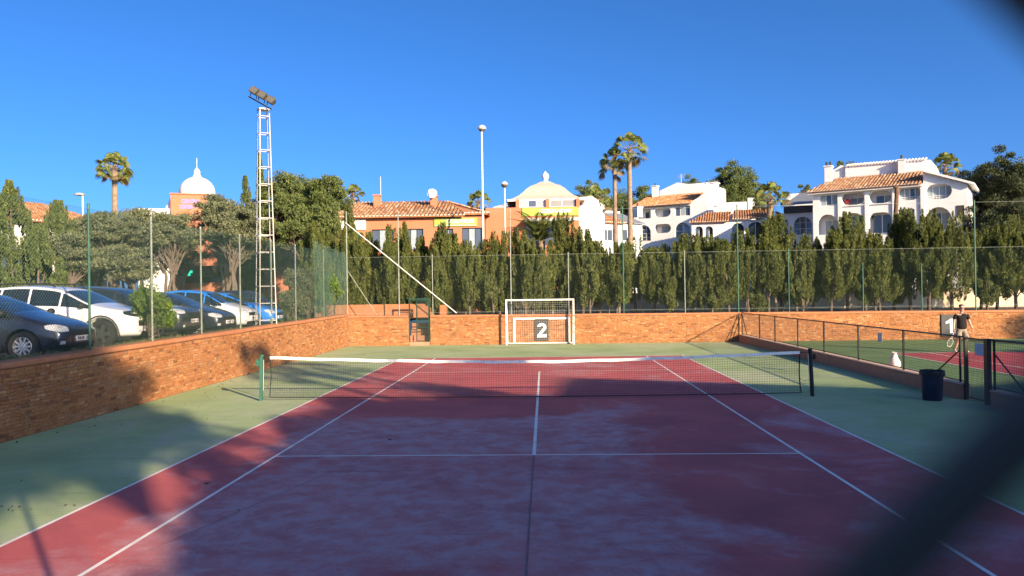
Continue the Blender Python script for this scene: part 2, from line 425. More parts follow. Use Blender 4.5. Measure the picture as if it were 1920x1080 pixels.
sheet('car_park', [(-60, -30, ZP+0.004), (-10.3, -30, ZP+0.004), (-10.3, 60, ZP+0.004), (-60, 60, ZP+0.004)], M_asphalt, 'asphalt car park beyond the fence')
sheet('planting_bed', [(-9.6, 19.76, ZB+0.004), (36, 19.76, ZB+0.004), (36, 25.5, ZB+0.004), (-9.6, 25.5, ZB+0.004)], M_soil, 'bare soil under the row of cypresses')
sheet('street', [(-9.6, 27.5, ZB+0.004), (60, 27.5, ZB+0.004), (60, 33, ZB+0.004), (-9.6, 33, ZB+0.004)], M_asphalt, 'street behind the beige wall')
DL, DR, SW, BL = -5.47, 5.5, 4.115, 11.885
def court(cx, mat, dl, dr, what):
    sheet('playing_area', [(cx+dl, -BL, 0.004), (cx+dr, -BL, 0.004), (cx+dr, BL, 0.004), (cx+dl, BL, 0.004)], mat, 'red playing area of the '+what)
    w = 0.025
    def line(x0, x1, y0, y1, nm):
        sheet('court_line', [(x0, y0, 0.008), (x1, y0, 0.008), (x1, y1, 0.008), (x0, y1, 0.008)], M_line, nm+' painted on the '+what)
    line(cx+dl-w, cx+dl+w, -BL, BL, 'white left doubles sideline'); line(cx+dr-w, cx+dr+w, -BL, BL, 'white right doubles sideline')
    line(cx-SW-w, cx-SW+w, -BL+.06, BL-.06, 'white left singles sideline'); line(cx+SW-w, cx+SW+w, -BL+.06, BL-.06, 'white right singles sideline')
    line(cx+dl+.03, cx+dr-.03, BL-.03, BL+.03, 'white far baseline'); line(cx+dl+.03, cx+dr-.03, -BL-.03, -BL+.03, 'white near baseline')
    for y, nm in ((6.4, 'white far service line'), (-6.4, 'white near service line')): line(cx-SW+w, cx+SW-w, y-.025, y+.025, nm)
    line(cx-.028, cx+.028, -6.37, 6.37, 'white centre service line')
court(0, M_red, DL, DR, 'nearer red court')
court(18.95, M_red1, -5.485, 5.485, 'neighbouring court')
# joints in the slab
def joint(p0, p1, w=0.012):
    a = Vector((*p0, 0.011)); b = Vector((*p1, 0.011)); d = (b-a).normalized(); n = Vector((-d.y, d.x, 0))*w/2
    m = MB(); m.add([a-n, b-n, b+n, a+n], [(0, 1, 2, 3)]); struct(m.build('slab_joint', M_joint), 'thin dark joint in the court slab')
joint((0.0, -6.45), (0.0, -12.5), 0.018); joint((-9.45, -6.55), (-4.2, -6.5)); joint((4.2, -6.5), (9.5, -6.55))
joint((-2.05, -4.2), (-4.0, -11.6), 0.01); joint((-9.45, 0.2), (9.5, 0.2), 0.008)
# two old drain covers / repair plugs with rusty smears
for x, y, lab in ((-2.55, -5.05, 'small dark repair plug left of the centre service line'), (-4.45, -8.15, 'small dark repair plug close to the left singles line')):
    m = MB(); m.lathe([(0.035, 0.0), (0.035, 0.006), (0.02, 0.008)], (x, y, 0.009), 10)
    tag(m.build('repair_plug', M_black), lab, 'plug')

# ================================================================== brick retaining walls
def boxes(name, lo, hi, mat, parent, jit, seed):
    """many loose rough blocks joined: lo, hi (n,3)"""
    rs = np.random.RandomState(seed); n = len(lo)
    c = np.empty((n, 8, 3))
    for i, (a, b, d) in enumerate(((0, 0, 0), (1, 0, 0), (1, 1, 0), (0, 1, 0), (0, 0, 1), (1, 0, 1), (1, 1, 1), (0, 1, 1))):
        c[:, i, 0] = hi[:, 0] if a else lo[:, 0]; c[:, i, 1] = hi[:, 1] if b else lo[:, 1]; c[:, i, 2] = hi[:, 2] if d else lo[:, 2]
    c += rs.uniform(-jit, jit, c.shape)
    F = np.array([(0, 3, 2, 1), (4, 5, 6, 7), (0, 1, 5, 4), (1, 2, 6, 5), (2, 3, 7, 6), (3, 0, 4, 7)])
    faces = (np.arange(n)[:, None, None]*8+F[None]).reshape(-1)
    me = bpy.data.meshes.new(name)
    me.vertices.add(n*8); me.vertices.foreach_set('co', c.astype(np.float32).ravel())
    me.loops.add(n*24); me.loops.foreach_set('vertex_index', faces.astype(np.int32))
    me.polygons.add(n*6); me.polygons.foreach_set('loop_start', np.arange(0, n*24, 4, dtype=np.int32))
    me.materials.append(mat); me.update(calc_edges=True); me.shade_flat()
    return link(name, me, parent)
def courses(length, top, seed):
    """rough brickwork laid out in (s, z): list of s0, s1, z0, z1, proud"""
    r = random.Random(seed); out = []; z = 0.02
    while z < top-0.03:
        h = r.uniform(0.044, 0.066)
        if z+h > top: h = top-z
        s = -r.uniform(0, 0.2)
        while s < length:
            w = r.choice((r.uniform(0.19, 0.25), r.uniform(0.19, 0.25), r.uniform(0.09, 0.15)))
            if s > 0 and s+w < length and r.random() > 0.012: out.append((s, s+w, z+r.uniform(-.004, .004), z+h, r.uniform(0.004, 0.014)))
            s += w+r.uniform(0.008, 0.022)
        z += h+r.uniform(0.010, 0.017)
    return out
def wall_top(y): return 1.42+0.007*(y+5)
XL = -9.5
lw = tag(empty('retaining_wall', (XL, 0, 0)), 'long brick retaining wall with orange coping along the left side of the court', 'wall')
m = MB(); y0, y1 = -17.9, 19.8
m.add([(-0.34, y0, -.05), (-0.017, y0, -.05), (-0.017, y1, -.05), (-0.34, y1, -.05), (-0.34, y0, wall_top(y0)-.11), (-0.017, y0, wall_top(y0)-.11), (-0.017, y1, wall_top(y1)-.11), (-0.34, y1, wall_top(y1)-.11)],
      [(0, 3, 2, 1), (4, 5, 6, 7), (0, 1, 5, 4), (1, 2, 6, 5), (2, 3, 7, 6), (3, 0, 4, 7)])
m.build('mortar_core', M_mortar, lw)
m = MB(); ys = [y0+(y1-y0)*i/40 for i in range(41)]; rr = random.Random(3)
prof = [(-0.40, -.11), (0.015, -.11), (0.032, -.085), (0.03, -.02), (0.012, 0.0), (-0.36, 0.004), (-0.40, -.02)]
for i, y in enumerate(ys):
    for a, b in prof: m.v.append((a+rr.uniform(-.006, .006), y, wall_top(y)+b+rr.uniform(-.006, .006)))
k = len(prof)
for i in range(40):
    for j in range(k): m.f.append((i*k+j, i*k+(j+1) % k, (i+1)*k+(j+1) % k, (i+1)*k+j))
m.build('coping', M_coping, lw)
bs = courses(y1-y0, 1.33, 11)
near, rest = [], []
for b in bs:
    s0, s1, za, zb, pr = b; Y0 = y0+s0; Y1 = y0+s1
    sc = wall_top((Y0+Y1)/2)/1.44
    (near if -5.6 < Y0 < -1.55 else rest).append((Y0, Y1, za*sc, zb*sc, pr))
near = near[:0]+sorted(near, key=lambda b: b[0])[:300]
nset = set(near); rest += [b for b in bs if False]
allb = []
for b in bs:
    s0, s1, za, zb, pr = b; Y0 = y0+s0; Y1 = y0+s1; sc = wall_top((Y0+Y1)/2)/1.44
    t = (Y0, Y1, za*sc, zb*sc, pr)
    if t not in nset: allb.append(t)
a = np.array(allb)
boxes_lo = np.stack([np.full(len(a), -0.05), a[:, 0], a[:, 2]], 1); boxes_hi = np.stack([-0.012+a[:, 4], a[:, 1], a[:, 3]], 1)
stuff(boxes('bricks', boxes_lo, boxes_hi, M_bricks, lw, 0.003, 5))
variants = []
for i in range(8):
    bm = bmesh.new(); bmesh.ops.create_cube(bm, size=1)
    r = random.Random(40+i)
    bmesh.ops.bevel(bm, geom=bm.edges[:], offset=0.06, segments=1, affect='EDGES')
    for v in bm.verts: v.co += Vector((r.uniform(-.1, .1), r.uniform(-.03, .03), r.uniform(-.06, .06)))
    me = bpy.data.meshes.new('brick'); bm.to_mesh(me); bm.free(); me.materials.append(M_brick); variants.append(me)
for i, (Y0, Y1, za, zb, pr) in enumerate(near):
    o = link('brick', variants[i % 8], lw, (-0.03+pr/2, (Y0+Y1)/2, (za+zb)/2)); o.scale = (0.04+pr, Y1-Y0, zb-za)
# far wall with a gateway
YF = 19.4; GX0, GX1 = -6.5, -5.42
fw = tag(empty('retaining_wall', (0, YF, 0)), 'brick wall with orange coping closing the far end of the courts behind the goal', 'wall')
def ftop(x): return 1.50-0.0045*(x+9.5)
for xa, xb in ((XL, GX0), (GX1, 36)):
    m = MB(); m.add([(xa, .017, -.05), (xb, .017, -.05), (xb, .34, -.05), (xa, .34, -.05), (xa, .017, ftop(xa)-.1), (xb, .017, ftop(xb)-.1), (xb, .34, ftop(xb)-.1), (xa, .34, ftop(xa)-.1)],
                    [(0, 3, 2, 1), (4, 5, 6, 7), (0, 1, 5, 4), (1, 2, 6, 5), (2, 3, 7, 6), (3, 0, 4, 7)])
    m.build('mortar_core', M_mortar, fw)
    m = MB(); nseg = max(3, int((xb-xa)/1.2)); prof = [(0.40, -.10), (-0.015, -.10), (-0.03, -.08), (-0.028, -.02), (-0.01, 0.0), (0.36, 0.004), (0.40, -.02)]
    for i in range(nseg+1):
        x = xa+(xb-xa)*i/nseg
        for b, z in prof: m.v.append((x, b+rr.uniform(-.006, .006), ftop(x)+z+rr.uniform(-.007, .007)))
    for i in range(nseg):
        for j in range(k): m.f.append((i*k+j, i*k+(j+1) % k, (i+1)*k+(j+1) % k, (i+1)*k+j))
    m.f.append(tuple(range(k))); m.f.append(tuple(nseg*k+j for j in range(k)))
    m.build('coping', M_coping, fw)
b2 = np.array(courses(36-XL, 1.36, 12)); b2[:, :2] += XL
keep = ~((b2[:, 1] > GX0+.02) & (b2[:, 0] < GX1-.02)); b2 = b2[keep]
stuff(boxes('bricks', np.stack([b2[:, 0], 0.012-b2[:, 4], b2[:, 2]], 1), np.stack([b2[:, 1], np.full(len(b2), 0.05), b2[:, 3]], 1), M_bricks, fw, 0.003, 6))
for x in (GX0, GX1):                     # brick reveals of the gateway
    sg = 1 if x == GX0 else -1; m = MB(); z = 0.02
    while z < 1.33: m.box(x-.02, x+.02, 0.03, 0.33, z, z+.05); z += .066
    stuff(m.build('reveal_bricks', M_bricks, fw))
m = MB(); z = 0.0
for i in range(4): m.box(GX0+.03, GX1-.03, .05+.28*i, .05+.28*(i+1)+.02, -.05, .17+.3*i)
tag(m.build('steps', M_terra, None, loc=(0, YF, 0)), 'few steps rising behind the green gate in the far wall', 'steps')
# painted goal outline on the wall
p = MB()
X0, X1, Z1 = -1.35, 1.42, 1.30
for xa, xb, za, zb in ((X0, X0+.11, .1, Z1), (X1-.11, X1, .1, Z1), (X0+.11, X1-.11, Z1-.11, Z1)): p.bevbox(xa, xb, -.045, -.030, za, zb, .003)
tag(p.build('painted_goal_outline', M_white, fw), 'white painted goal outline behind the goal net')
# low inner wall behind the gate corner
iw = tag(empty('garden_wall', (0, 0, 0)), 'low orange plaster wall behind the far left corner of the court', 'wall')
m = MB(); m.bevbox(-11.6, -5.15, 20.9, 21.2, 1.2, 2.02, .03); m.build('wall_body', M_coping, iw)
m = MB(); m.bevbox(-5.13, -4.8, 20.5, 21.25, 1.2, 1.95, .05); m.build('end_pier', M_coping, iw)

# verge and kerb between fence and car park
m = MB(); m.add([(-10.32, -18, ZP+.03), (-9.84, -18, 1.36), (-9.84, 19.9, 1.50), (-10.32, 19.9, ZP+.06)], [(0, 1, 2, 3)])
m.add([(-14, 19.9, ZP+.05), (-9.84, 19.9, 1.5), (-9.84, 23, 1.42), (-14, 23, ZP+.05)], [(0, 1, 2, 3)])
struct(m.build('verge', M_soil), 'narrow dry verge along the fence')
for i in range(26):
    a0 = -18+i*1.42
    m = MB(); m.bevbox(-10.42, -10.30, a0, a0+1.405, ZP-.03, ZP+.11, .012); struct(m.build('kerb_stone', M_kerb), 'concrete kerb stone along the car park')
rs = np.random.RandomState(4); n = 5200
P = np.stack([rs.uniform(-10.28, -9.86, n), rs.uniform(-6, 19.5, n), np.zeros(n)], 1)
dens = np.sin(P[:, 1]*1.3)+np.sin(P[:, 1]*3.1+1)+rs.normal(0, .6, n); P = P[dens > -0.7]; n = len(P)
P[:, 2] = ZP+.03+(P[:, 0]+10.32)/.48*.1+(P[:, 1]+18)*.002
ang = rs.uniform(0, 2*PI, n); h = rs.uniform(.03, .13, n); w = .008+rs.uniform(0, .01, n)
d = np.stack([np.cos(ang), np.sin(ang), np.zeros(n)], 1); t = np.stack([rs.normal(0, .04, n), rs.normal(0, .04, n), h], 1)
V = np.stack([P-d*w[:, None], P+d*w[:, None], P+t], 1).reshape(-1, 3)
o = stuff(quadmesh('grass', V, L_grass, None, 3)); tag(o, 'dry grass on the verge under the left fence', 'grass')
n = 170
P = np.stack([rs.uniform(-9.4, -4.8, n), rs.uniform(-11, 16, n), np.full(n, .012)], 1); P[:, 0] = -9.42+(P[:, 0]+9.4)**1.0*rs.uniform(0, 1, n)**1.3
P = np.concatenate([P, np.stack([rs.normal(-6.35, .25, 14), rs.normal(-9.4, .15, 14), np.full(14, .013)], 1), np.stack([rs.uniform(-4, 9.3, 26), rs.uniform(-11, 6, 26), np.full(26, .013)], 1)]); n = len(P)
ang = rs.uniform(0, 2*PI, n); L = rs.uniform(.012, .036, n); W = L*rs.uniform(.3, .6, n)
d = np.stack([np.cos(ang), np.sin(ang), rs.uniform(0, .5, n)], 1); e = np.stack([-np.sin(ang), np.cos(ang), rs.uniform(-.1, .4, n)], 1)
V = np.stack([P-d*L[:, None], P-e*W[:, None]+[0, 0, .01], P+d*L[:, None]+[0, 0, .012], P+e*W[:, None]+[0, 0, .015]], 1).reshape(-1, 3)
o = stuff(quadmesh('fallen_leaves', V, L_litter)); tag(o, 'dry leaves scattered on the green surround', 'leaves')

# ================================================================== fences
def chain(A, B, z0, z1, pitch, r, dz=None):
    """diagonal wires of a chain-link panel from A to B (x,y), bottoms z0(t), tops z1(t)"""
    A = Vector(A); B = Vector(B); L = (B-A).length; d = (B-A)/L; H = z1-z0
    n2 = Vector((-d.y, d.x)); out = []
    step = pitch
    kmax = int((L+H)/step)+1
    for sgn in (1, -1):
        off = 0.0012*sgn
        for k in range(-int(H/step)-1, kmax+1):
            s = k*step if sgn == 1 else k*step
            # line: along = s + sgn*t, z = z0 + t, t in [0,H]
            if sgn == 1: ta, tb = max(0, -s), min(H, L-s)
            else: ta, tb = max(0, s-L), min(H, s)
            if tb-ta < .01: continue
            out.append((A.x+d.x*(s+sgn*ta)+n2.x*off, A.y+d.y*(s+sgn*ta)+n2.y*off, z0+ta, A.x+d.x*(s+sgn*tb)+n2.x*off, A.y+d.y*(s+sgn*tb)+n2.y*off, z0+tb))
    return np.array(out)
def wires(name, W, r, mat, parent):
    """thin three-sided rods"""
    a = W[:, :3]; b = W[:, 3:]; t = b-a; t /= np.linalg.norm(t, axis=1, keepdims=True)
    ref = np.where(np.abs(t[:, 2:3]) < .95, np.array([[0, 0, 1.]]), np.array([[1., 0, 0]]))
    x = np.cross(t, ref); x /= np.linalg.norm(x, axis=1, keepdims=True); y = np.cross(t, x)
    rings = []
    for e in (a, b): rings.append([e+r*(math.cos(q)*x+math.sin(q)*y) for q in (0.5, 2.6, 4.7)])
    quads = []
    for i in range(3):
        j = (i+1) % 3; quads.append(np.stack([rings[0][i], rings[0][j], rings[1][j], rings[1][i]], 1))
    o = quadmesh(name, np.concatenate(quads).reshape(-1, 3), mat, parent); return stuff(o)
XFN = -9.68
lf = tag(empty('chain_link_fence', (0, 0, 0)), 'tall chain-link fence with thin posts on top of the left brick wall', 'fence')
for yy, tp, mt in ((-5.0, 4.6, M_post), (-2.1, 4.58, M_post), (0.6, 4.55, M_postg), (3.42, 4.53, M_postg), (6.3, 4.53, M_postg), (9.2, 4.53, M_postg), (11.95, 4.54, M_postg), (15.9, 4.54, M_postg)):
    m = MB(); m.tube([(XFN, yy, 1.3), (XFN, yy, tp)], 0.026, 10); m.lathe([(.03, 0), (.03, .03), (.012, .045)], (XFN, yy, tp), 10)
    m.build('fence_post', mt, lf, 'auto')
wires('wire_mesh', chain((XFN+.03, -7.5), (XFN+.03, 19.7), 1.44, 4.5, 0.084, 0.0016), 0.0026, M_wire, lf)
wires('tension_wire', np.array([(XFN+.03, -7.5, z, XFN+.03, 19.7, z) for z in (1.5, 2.5, 3.5, 4.5)]), 0.0022, M_wire, lf)
# green windscreen on the last panel
m, nt, b = newmat('green_windscreen'); b.inputs['Base Color'].default_value = (0.12, 0.22, 0.17, 1); b.inputs['Roughness'].default_value = .8
tr = N(nt, 'ShaderNodeBsdfTransparent'); mx = N(nt, 'ShaderNodeMixShader'); mx.inputs[0].default_value = .24
nt.links.new(tr.outputs[0], mx.inputs[1]); nt.links.new(b.outputs[0], mx.inputs[2]); nt.links.new(mx.outputs[0], nt.nodes['Material Output'].inputs[0])
M_screen = m; MATS['green_windscreen'] = m
m = MB(); nn = 14
for i in range(nn+1):
    yy = 14.2+5.4*i/nn
    for j in range(5): m.v.append((XFN+.05+.04*math.sin(i*1.7+j), yy, 1.5+(3.35-.28*(i/nn)**1.5+.05*math.sin(i*2.1))*j/4))
for i in range(nn):
    for j in range(4): m.f.append((i*5+j, (i+1)*5+j, (i+1)*5+j+1, i*5+j+1))
m.build('windscreen', M_screen, lf, True)
ff = tag(empty('chain_link_fence', (0, 0, 0)), 'tall green chain-link fence standing on the far brick wall', 'fence')
YFN = 19.62
def pxX(u): return at(u, 470, YFN).x
for u, tall in ((650, 1), (747, 1), (810, 0), (957, 1), (1065, 0), (1168, 1), (1283, 0), (1383, 1), (1478, 0), (1617, 2), (1727, 2), (1828, 1), (1935, 0), (2040, 0)):
    x = pxX(u); z1 = (4.42, 6.62, 3.6)[tall]
    m = MB(); m.tube([(x, YFN, 1.3), (x, YFN, z1)], 0.03 if tall == 1 else .024, 8); m.lathe([(.034, 0), (.034, .03), (.012, .045)], (x, YFN, z1), 8)
    m.build('fence_post', M_post if u in (1168, 1383, 1478, 1617, 1727, 1828) else M_postg, ff, 'auto')
wires('wire_mesh', chain((-9.6, YFN+.03), (30, YFN+.03), 1.45, 4.38, 0.09, .0015), 0.0011, M_wire, ff)
wires('tension_wire', np.array([(-9.6, YFN+.03, z, 30, YFN+.03, z) for z in (1.6, 4.38)]+[(-9.6, YFN, 6.55, 30, YFN, 6.55)]), 0.006, M_postg, ff)
a = at(648, 418, YFN-.08); b = at(856, 587, YFN-.08)
m = MB(); m.tube([a, b], 0.026, 10); tag(m.build('bracing_pole', M_white, None, 'auto'), 'long white diagonal pole bracing the tall corner post at the far left', 'pole')
a = at(652, 508, YFN-.05); b = at(706, 590, YFN-.05)
m = MB(); m.tube([a, b], 0.018, 8); m.build('brace', M_postg, ff)
# green gate in the far wall
gt = tag(empty('gate', (GX0, YF+.1, 0)), 'dark green metal gate in the far wall left of the goal', 'gate')
W = GX1-GX0
m = MB()
for x in (.04, W-.04): m.box(x-.03, x+.03, -.03, .03, .15, 2.3 if x > .5 else 2.32)
m.box(.07, W-.07, -.028, .028, 2.24, 2.32); m.build('gate_frame', M_dkgreen, gt)
lf_ = MB(); lx0, lx1 = .40, W-.08
for x in (lx0, lx1): lf_.box(x-.018, x+.018, -.085, -.045, .2, 2.2)
for z in (.2, .85, 1.2, 2.18): lf_.box(lx0+.018, lx1-.018, -.083, -.047, z, z+.035)
lf_.build('leaf_frame', M_dkgreen, gt)
ww = [(lx0, -.065, z, lx1, -.065, z) for z in np.arange(.25, 2.15, .05)]+[(x, -.065, .22, x, -.065, 2.18) for x in np.arange(lx0+.05, lx1, .05)]
wires('leaf_mesh', np.array(ww), .004, M_dkgreen, gt)
for z in (.75, 1.1):
    m = MB(); m.box(.08, .40, -.02, .02, z, z+.04); m.build('bar', M_dkgreen, gt)

# ================================================================== tennis net
def netz(x):
    t = abs(x)/6.4; return .914+.16*t**1.6
NX0, NX1 = -6.50, 6.22
tn = tag(empty('tennis_net', (0, 0.1, 0)), 'sagging black tennis net with white headband across the red court', 'net')
for x, lean, lab, mt in ((-6.74, .03, 'green square steel post at the left end of the tennis net', M_post), (6.5, -.04, 'black steel post at the right end of the tennis net', M_black)):
    t = tag(empty('net_post', (x, .1, 0)), lab, 'post', 'posts holding the tennis net')
    m = MB(); m.tube([(0, 0, -.02), (lean, 0, 1.09)], .048 if x > 0 else .05, 10 if x > 0 else 4); m.build('post_tube', mt, t, 'auto')
    m = MB(); m.lathe([(.056, 0), (.056, .025), (.03, .035)], (lean, 0, 1.088), 10); m.build('cap', mt, t, 'auto')
    m = MB(); s = 1 if x > 0 else -1; m.bevbox(lean*.7+s*.05, lean*.7+s*.11, -.035, .035, .86, 1.0, .01); m.tube([(lean*.7+s*.08, -.05, .93), (lean*.7+s*.08, -.16, .93)], .012, 6); m.build('winder', mt, t)
    m = MB(); m.tube([(lean*.3-s*.055, -.02, .25), (lean-s*.055, -.02, 1.0)], .008, 6); m.build('lacing_bar', M_galv, t)
NN = 60
m = MB(); sec = []
for i in range(NN+1):
    x = NX0+(NX1-NX0)*i/NN; z = netz(x)+.006*math.sin(i*.9)
    sec.append((x, z))
    for a, b in ((-.012, 0), (.012, 0), (.016, -.065+.004*math.sin(i*2.3)), (-.016, -.065+.004*math.sin(i*1.9))): m.v.append((x, a, z+b))
for i in range(NN):
    for j in range(4): m.f.append((i*4+j, i*4+(j+1) % 4, (i+1)*4+(j+1) % 4, (i+1)*4+j))
m.build('headband', M_band, tn)
def netbot(x): return .045+.035*(abs(x)/6.2)**2
def neth(x, q): return netbot(x)+(netz(x)-.06-netbot(x))*q
ww = []; pitch = .058
for k in range(1, 16):
    xs = np.linspace(NX0, NX1, 25)
    for i in range(24): ww.append((xs[i], 0, neth(xs[i], k/16), xs[i+1], 0, neth(xs[i+1], k/16)))
for x in np.arange(NX0, NX1, pitch): ww.append((x, 0, netbot(x), x, 0, netz(x)-.05))
wires('mesh', np.array(ww), .0026, M_net, tn)
m = MB(); m.tube([(NX0+(NX1-NX0)*i/30, 0, netbot(NX0+(NX1-NX0)*i/30)) for i in range(31)], .012, 6); m.build('bottom_band', M_net, tn)
for x, sg in ((NX0, -1), (NX1, 1)):
    m = MB(); m.tube([(x, 0, netz(x)-.02), (x+.02*sg*-1, 0, .6), (x-.01, 0, .3), (x+sg*.02, 0, netbot(x))], .016 if sg > 0 else .012, 6); m.build('side_band', M_net, tn)
    px = -6.72 if sg < 0 else 6.47
    for pts in ([(x, 0, netz(x)-.03), (px, 0, 1.03)], [(x, 0, netbot(x)), (px, 0, .1)], [(x, 0, .42), (x+sg*.08, 0, .36), (px, 0, .4)]):
        m = MB(); m.tube(pts, .005, 6); m.build('tension_cable', M_net, tn)

# ================================================================== football goal and number boards
gl = tag(empty('football_goal', (-.04, 18.97, 0)), 'small white football goal standing in front of the far brick wall', 'goal')
HW = 1.62; s = .04
for sg in (-1, 1):
    m = MB(); m.bevbox(sg*HW-s, sg*HW+s, -s, s, 0, 2.12, .006); pt = m.build('goal_post', M_white, gl)
    for z in ((.55, .95, 1.35) if sg > 0 else (.95,)):
        m = MB(); m.bevbox(sg*HW-s-.003, sg*HW+s+.003, -s-.003, s+.003, z, z+.09, .004); m.build('worn_stripe', pm('worn_red_stripe', (.42, .22, .18), .8, .3, 12), pt)
m = MB(); m.bevbox(-HW-s, HW+s, -s, s, 2.122, 2.20, .006); m.build('crossbar', M_white, gl)
for sg in (-1, 1):
    m = MB(); m.tube([(sg*HW, .03, 2.1), (sg*HW*.99, .34, 1.75), (sg*HW*.97, .38, .04), (sg*HW, .03, .04)], .018, 8); m.build('rear_stanchion', M_white, gl)
m = MB(); m.bevbox(-HW+.05, HW-.05, .33, .37, .03, .08, .005); m.build('ground_bar', M_white, gl)
ww = []
for x in np.arange(-HW+.05, HW, .11):
    ww += [(x, .03, 2.12, x, .34, 1.72), (x, .34, 1.72, x, .37, .06)]
for z in np.arange(.1, 1.7, .11): ww.append((-HW, .36, z, HW, .36, z))
for q in (.25, .5, .75): ww.append((-HW, .03+.31*q, 2.12-.4*q, HW, .03+.31*q, 2.12-.4*q))
wires('goal_net', np.array(ww), .0035, M_netw, gl)
M_board = pm('dark_board', (.035, .037, .04), .6, .15, 4)
M_digit = pm('white_digit', (.80, .80, .78), .7, .04, 4)
def digit(pts, M, name, par, depth=.012):
    m = MB(); m.plate(pts, [], 0, depth, lambda x, y, z: M @ Vector((x, -y, z))); return m.build(name, M_digit, par)
nb = tag(empty('number_board', (.045, YF-.047, .70)), 'dark board with a white number 2 behind the goal', 'sign')
m = MB(); m.bevbox(-.33, .33, -.012, .012, -.53, .53, .004); m.build('panel', M_board, nb)
def two():
    P = []; 
    for i in range(13):
        a = R(172-i*(172+38)/12); P.append((.215*math.cos(a), .155+.20*math.sin(a)))
    P += [(-.03, -.19), (.225, -.19), (.225, -.33), (-.23, -.33), (-.225, -.24)]
    for i in range(9):
        a = R(-40+i*(205)/8); P.append((.075*math.cos(a)+.004, .155+.075*math.sin(a)))
    P = [(x*1.02, z) for x, z in P]
    return P
digit(two(), Matrix.Translation((0, -.013, -.03)), 'digit', nb)
nb = tag(empty('number_board', (19.45, YF-.047, .66)), 'dark board with a white number 1 on the wall beside the walking man', 'sign')
m = MB(); m.bevbox(-.37, .37, -.012, .012, -.53, .53, .004); m.build('panel', M_board, nb)
digit([(.02, -.36), (.16, -.36), (.16, .32), (.03, .32), (-.05, .24), (-.17, .19), (-.17, .08), (-.07, .11), (.02, .16)], Matrix.Translation((0, -.013, 0)), 'digit', nb)

# ================================================================== dividing wall, fence, gate on the right
dv = tag(empty('dividing_wall', (9.52, 0, 0)), 'low terracotta wall between the two courts', 'wall')
m = MB(); m.bevbox(0, .24, -.66, 19.36, -.04, .33, .015); m.build('wall_body', M_terra, dv)
m = MB(); m.bevbox(-.012, .252, -.67, 19.36, .331, .355, .008); m.build('cap', pm('pale_cap', (.52, .36, .27), .9, .15, 4), dv)
dn = tag(empty('dividing_wall', (9.52, 0, 0)), 'low terracotta wall continuing on the near side of the wire gate', 'wall')
m = MB(); m.bevbox(0, .24, -17, -1.85, -.04, .33, .015); m.build('wall_body', M_terra, dn)
m = MB(); m.bevbox(-.012, .252, -17, -1.84, .331, .355, .008); m.build('cap', MATS['pale_cap'], dn)
XD = 9.66
def mesh_fence(y0, y1, posts, label, braces):
    t = tag(empty('wire_fence', (0, 0, 0)), label, 'fence')
    for y in posts:
        m = MB(); m.tube([(XD, y, .34), (XD, y, 1.41)], .026, 8); m.build('fence_post', M_black, t, 'auto')
    for z in (1.40, .40):
        m = MB(); m.tube([(XD, y0, z), (XD, y1, z)], .020 if z > 1 else .014, 8); m.build('rail', M_black, t, 'auto')
    for p, q in braces:
        m = MB(); m.tube([p, q], .018, 8); m.build('brace', M_black, t)
    ww = [(XD+.02, y, .40, XD+.02, y, 1.40) for y in np.arange(y0+.03, y1, .06)]+[(XD+.02, y0, z, XD+.02, y1, z) for z in np.arange(.46, 1.39, .06)]
    wires('wire_mesh', np.array(ww), .0026, M_black, t)
    return t
mesh_fence(-.62, 19.3, (-.42, 2.39, 5.36, 8.26, 11.0, 13.9, 16.2, 19.25), 'low black wire fence on the terracotta wall between the courts',
           [((XD, -.42, 1.1), (XD, .85, .38)), ((XD, 19.2, 1.3), (XD, 18.4, .4)), ((XD-.03, 19.2, 1.36), (XD-.5, 19.25, .02))])
mesh_fence(-17, -1.68, (-1.78, -4.9, -7.9), 'low black wire fence on the near side of the wire gate', [((XD, -1.8, 1.1), (XD, -2.9, .38))])
a = gd(1287, 640.5, 0); 
wg = tag(empty('wire_gate', (XD-.03, -.72, 0)), 'narrow black wire gate between the two courts beside the dark bin', 'gate')
m = MB(); m.box(-.035, .035, -.035, .035, 0, 1.42); m.build('gate_post', M_black, wg)
m = MB(); m.box(-.045, .045, -.93, -.80, 0, 1.42); m.build('latch_post', M_black, wg)
for z in (.06, 1.37):
    m = MB(); m.box(-.016, .016, -.78, -.06, z, z+.032); m.build('leaf_frame', M_black, wg)
ww = [(0, y, .08, 0, y, 1.38) for y in np.arange(-.76, -.07, .05)]+[(0, -.78, z, 0, -.06, z) for z in np.arange(.12, 1.36, .05)]
wires('leaf_mesh', np.array(ww), .003, M_black, wg)
M_paper = pm('paper_notice', (.50, .52, .56), .7, .1, 6)
for y, z, s, lab in ((-1.30, 1.17, .17, 'grey notice sheet fixed to the black wire gate'), (3.72, 1.14, .14, 'small pale notice sheet on the low black wire fence')):
    m = MB(); m.bevbox(XD-.05, XD-.044, y-s, y+s, z-.13, z+.13, .002); tag(m.build('notice_sheet', M_paper), lab, 'notice')
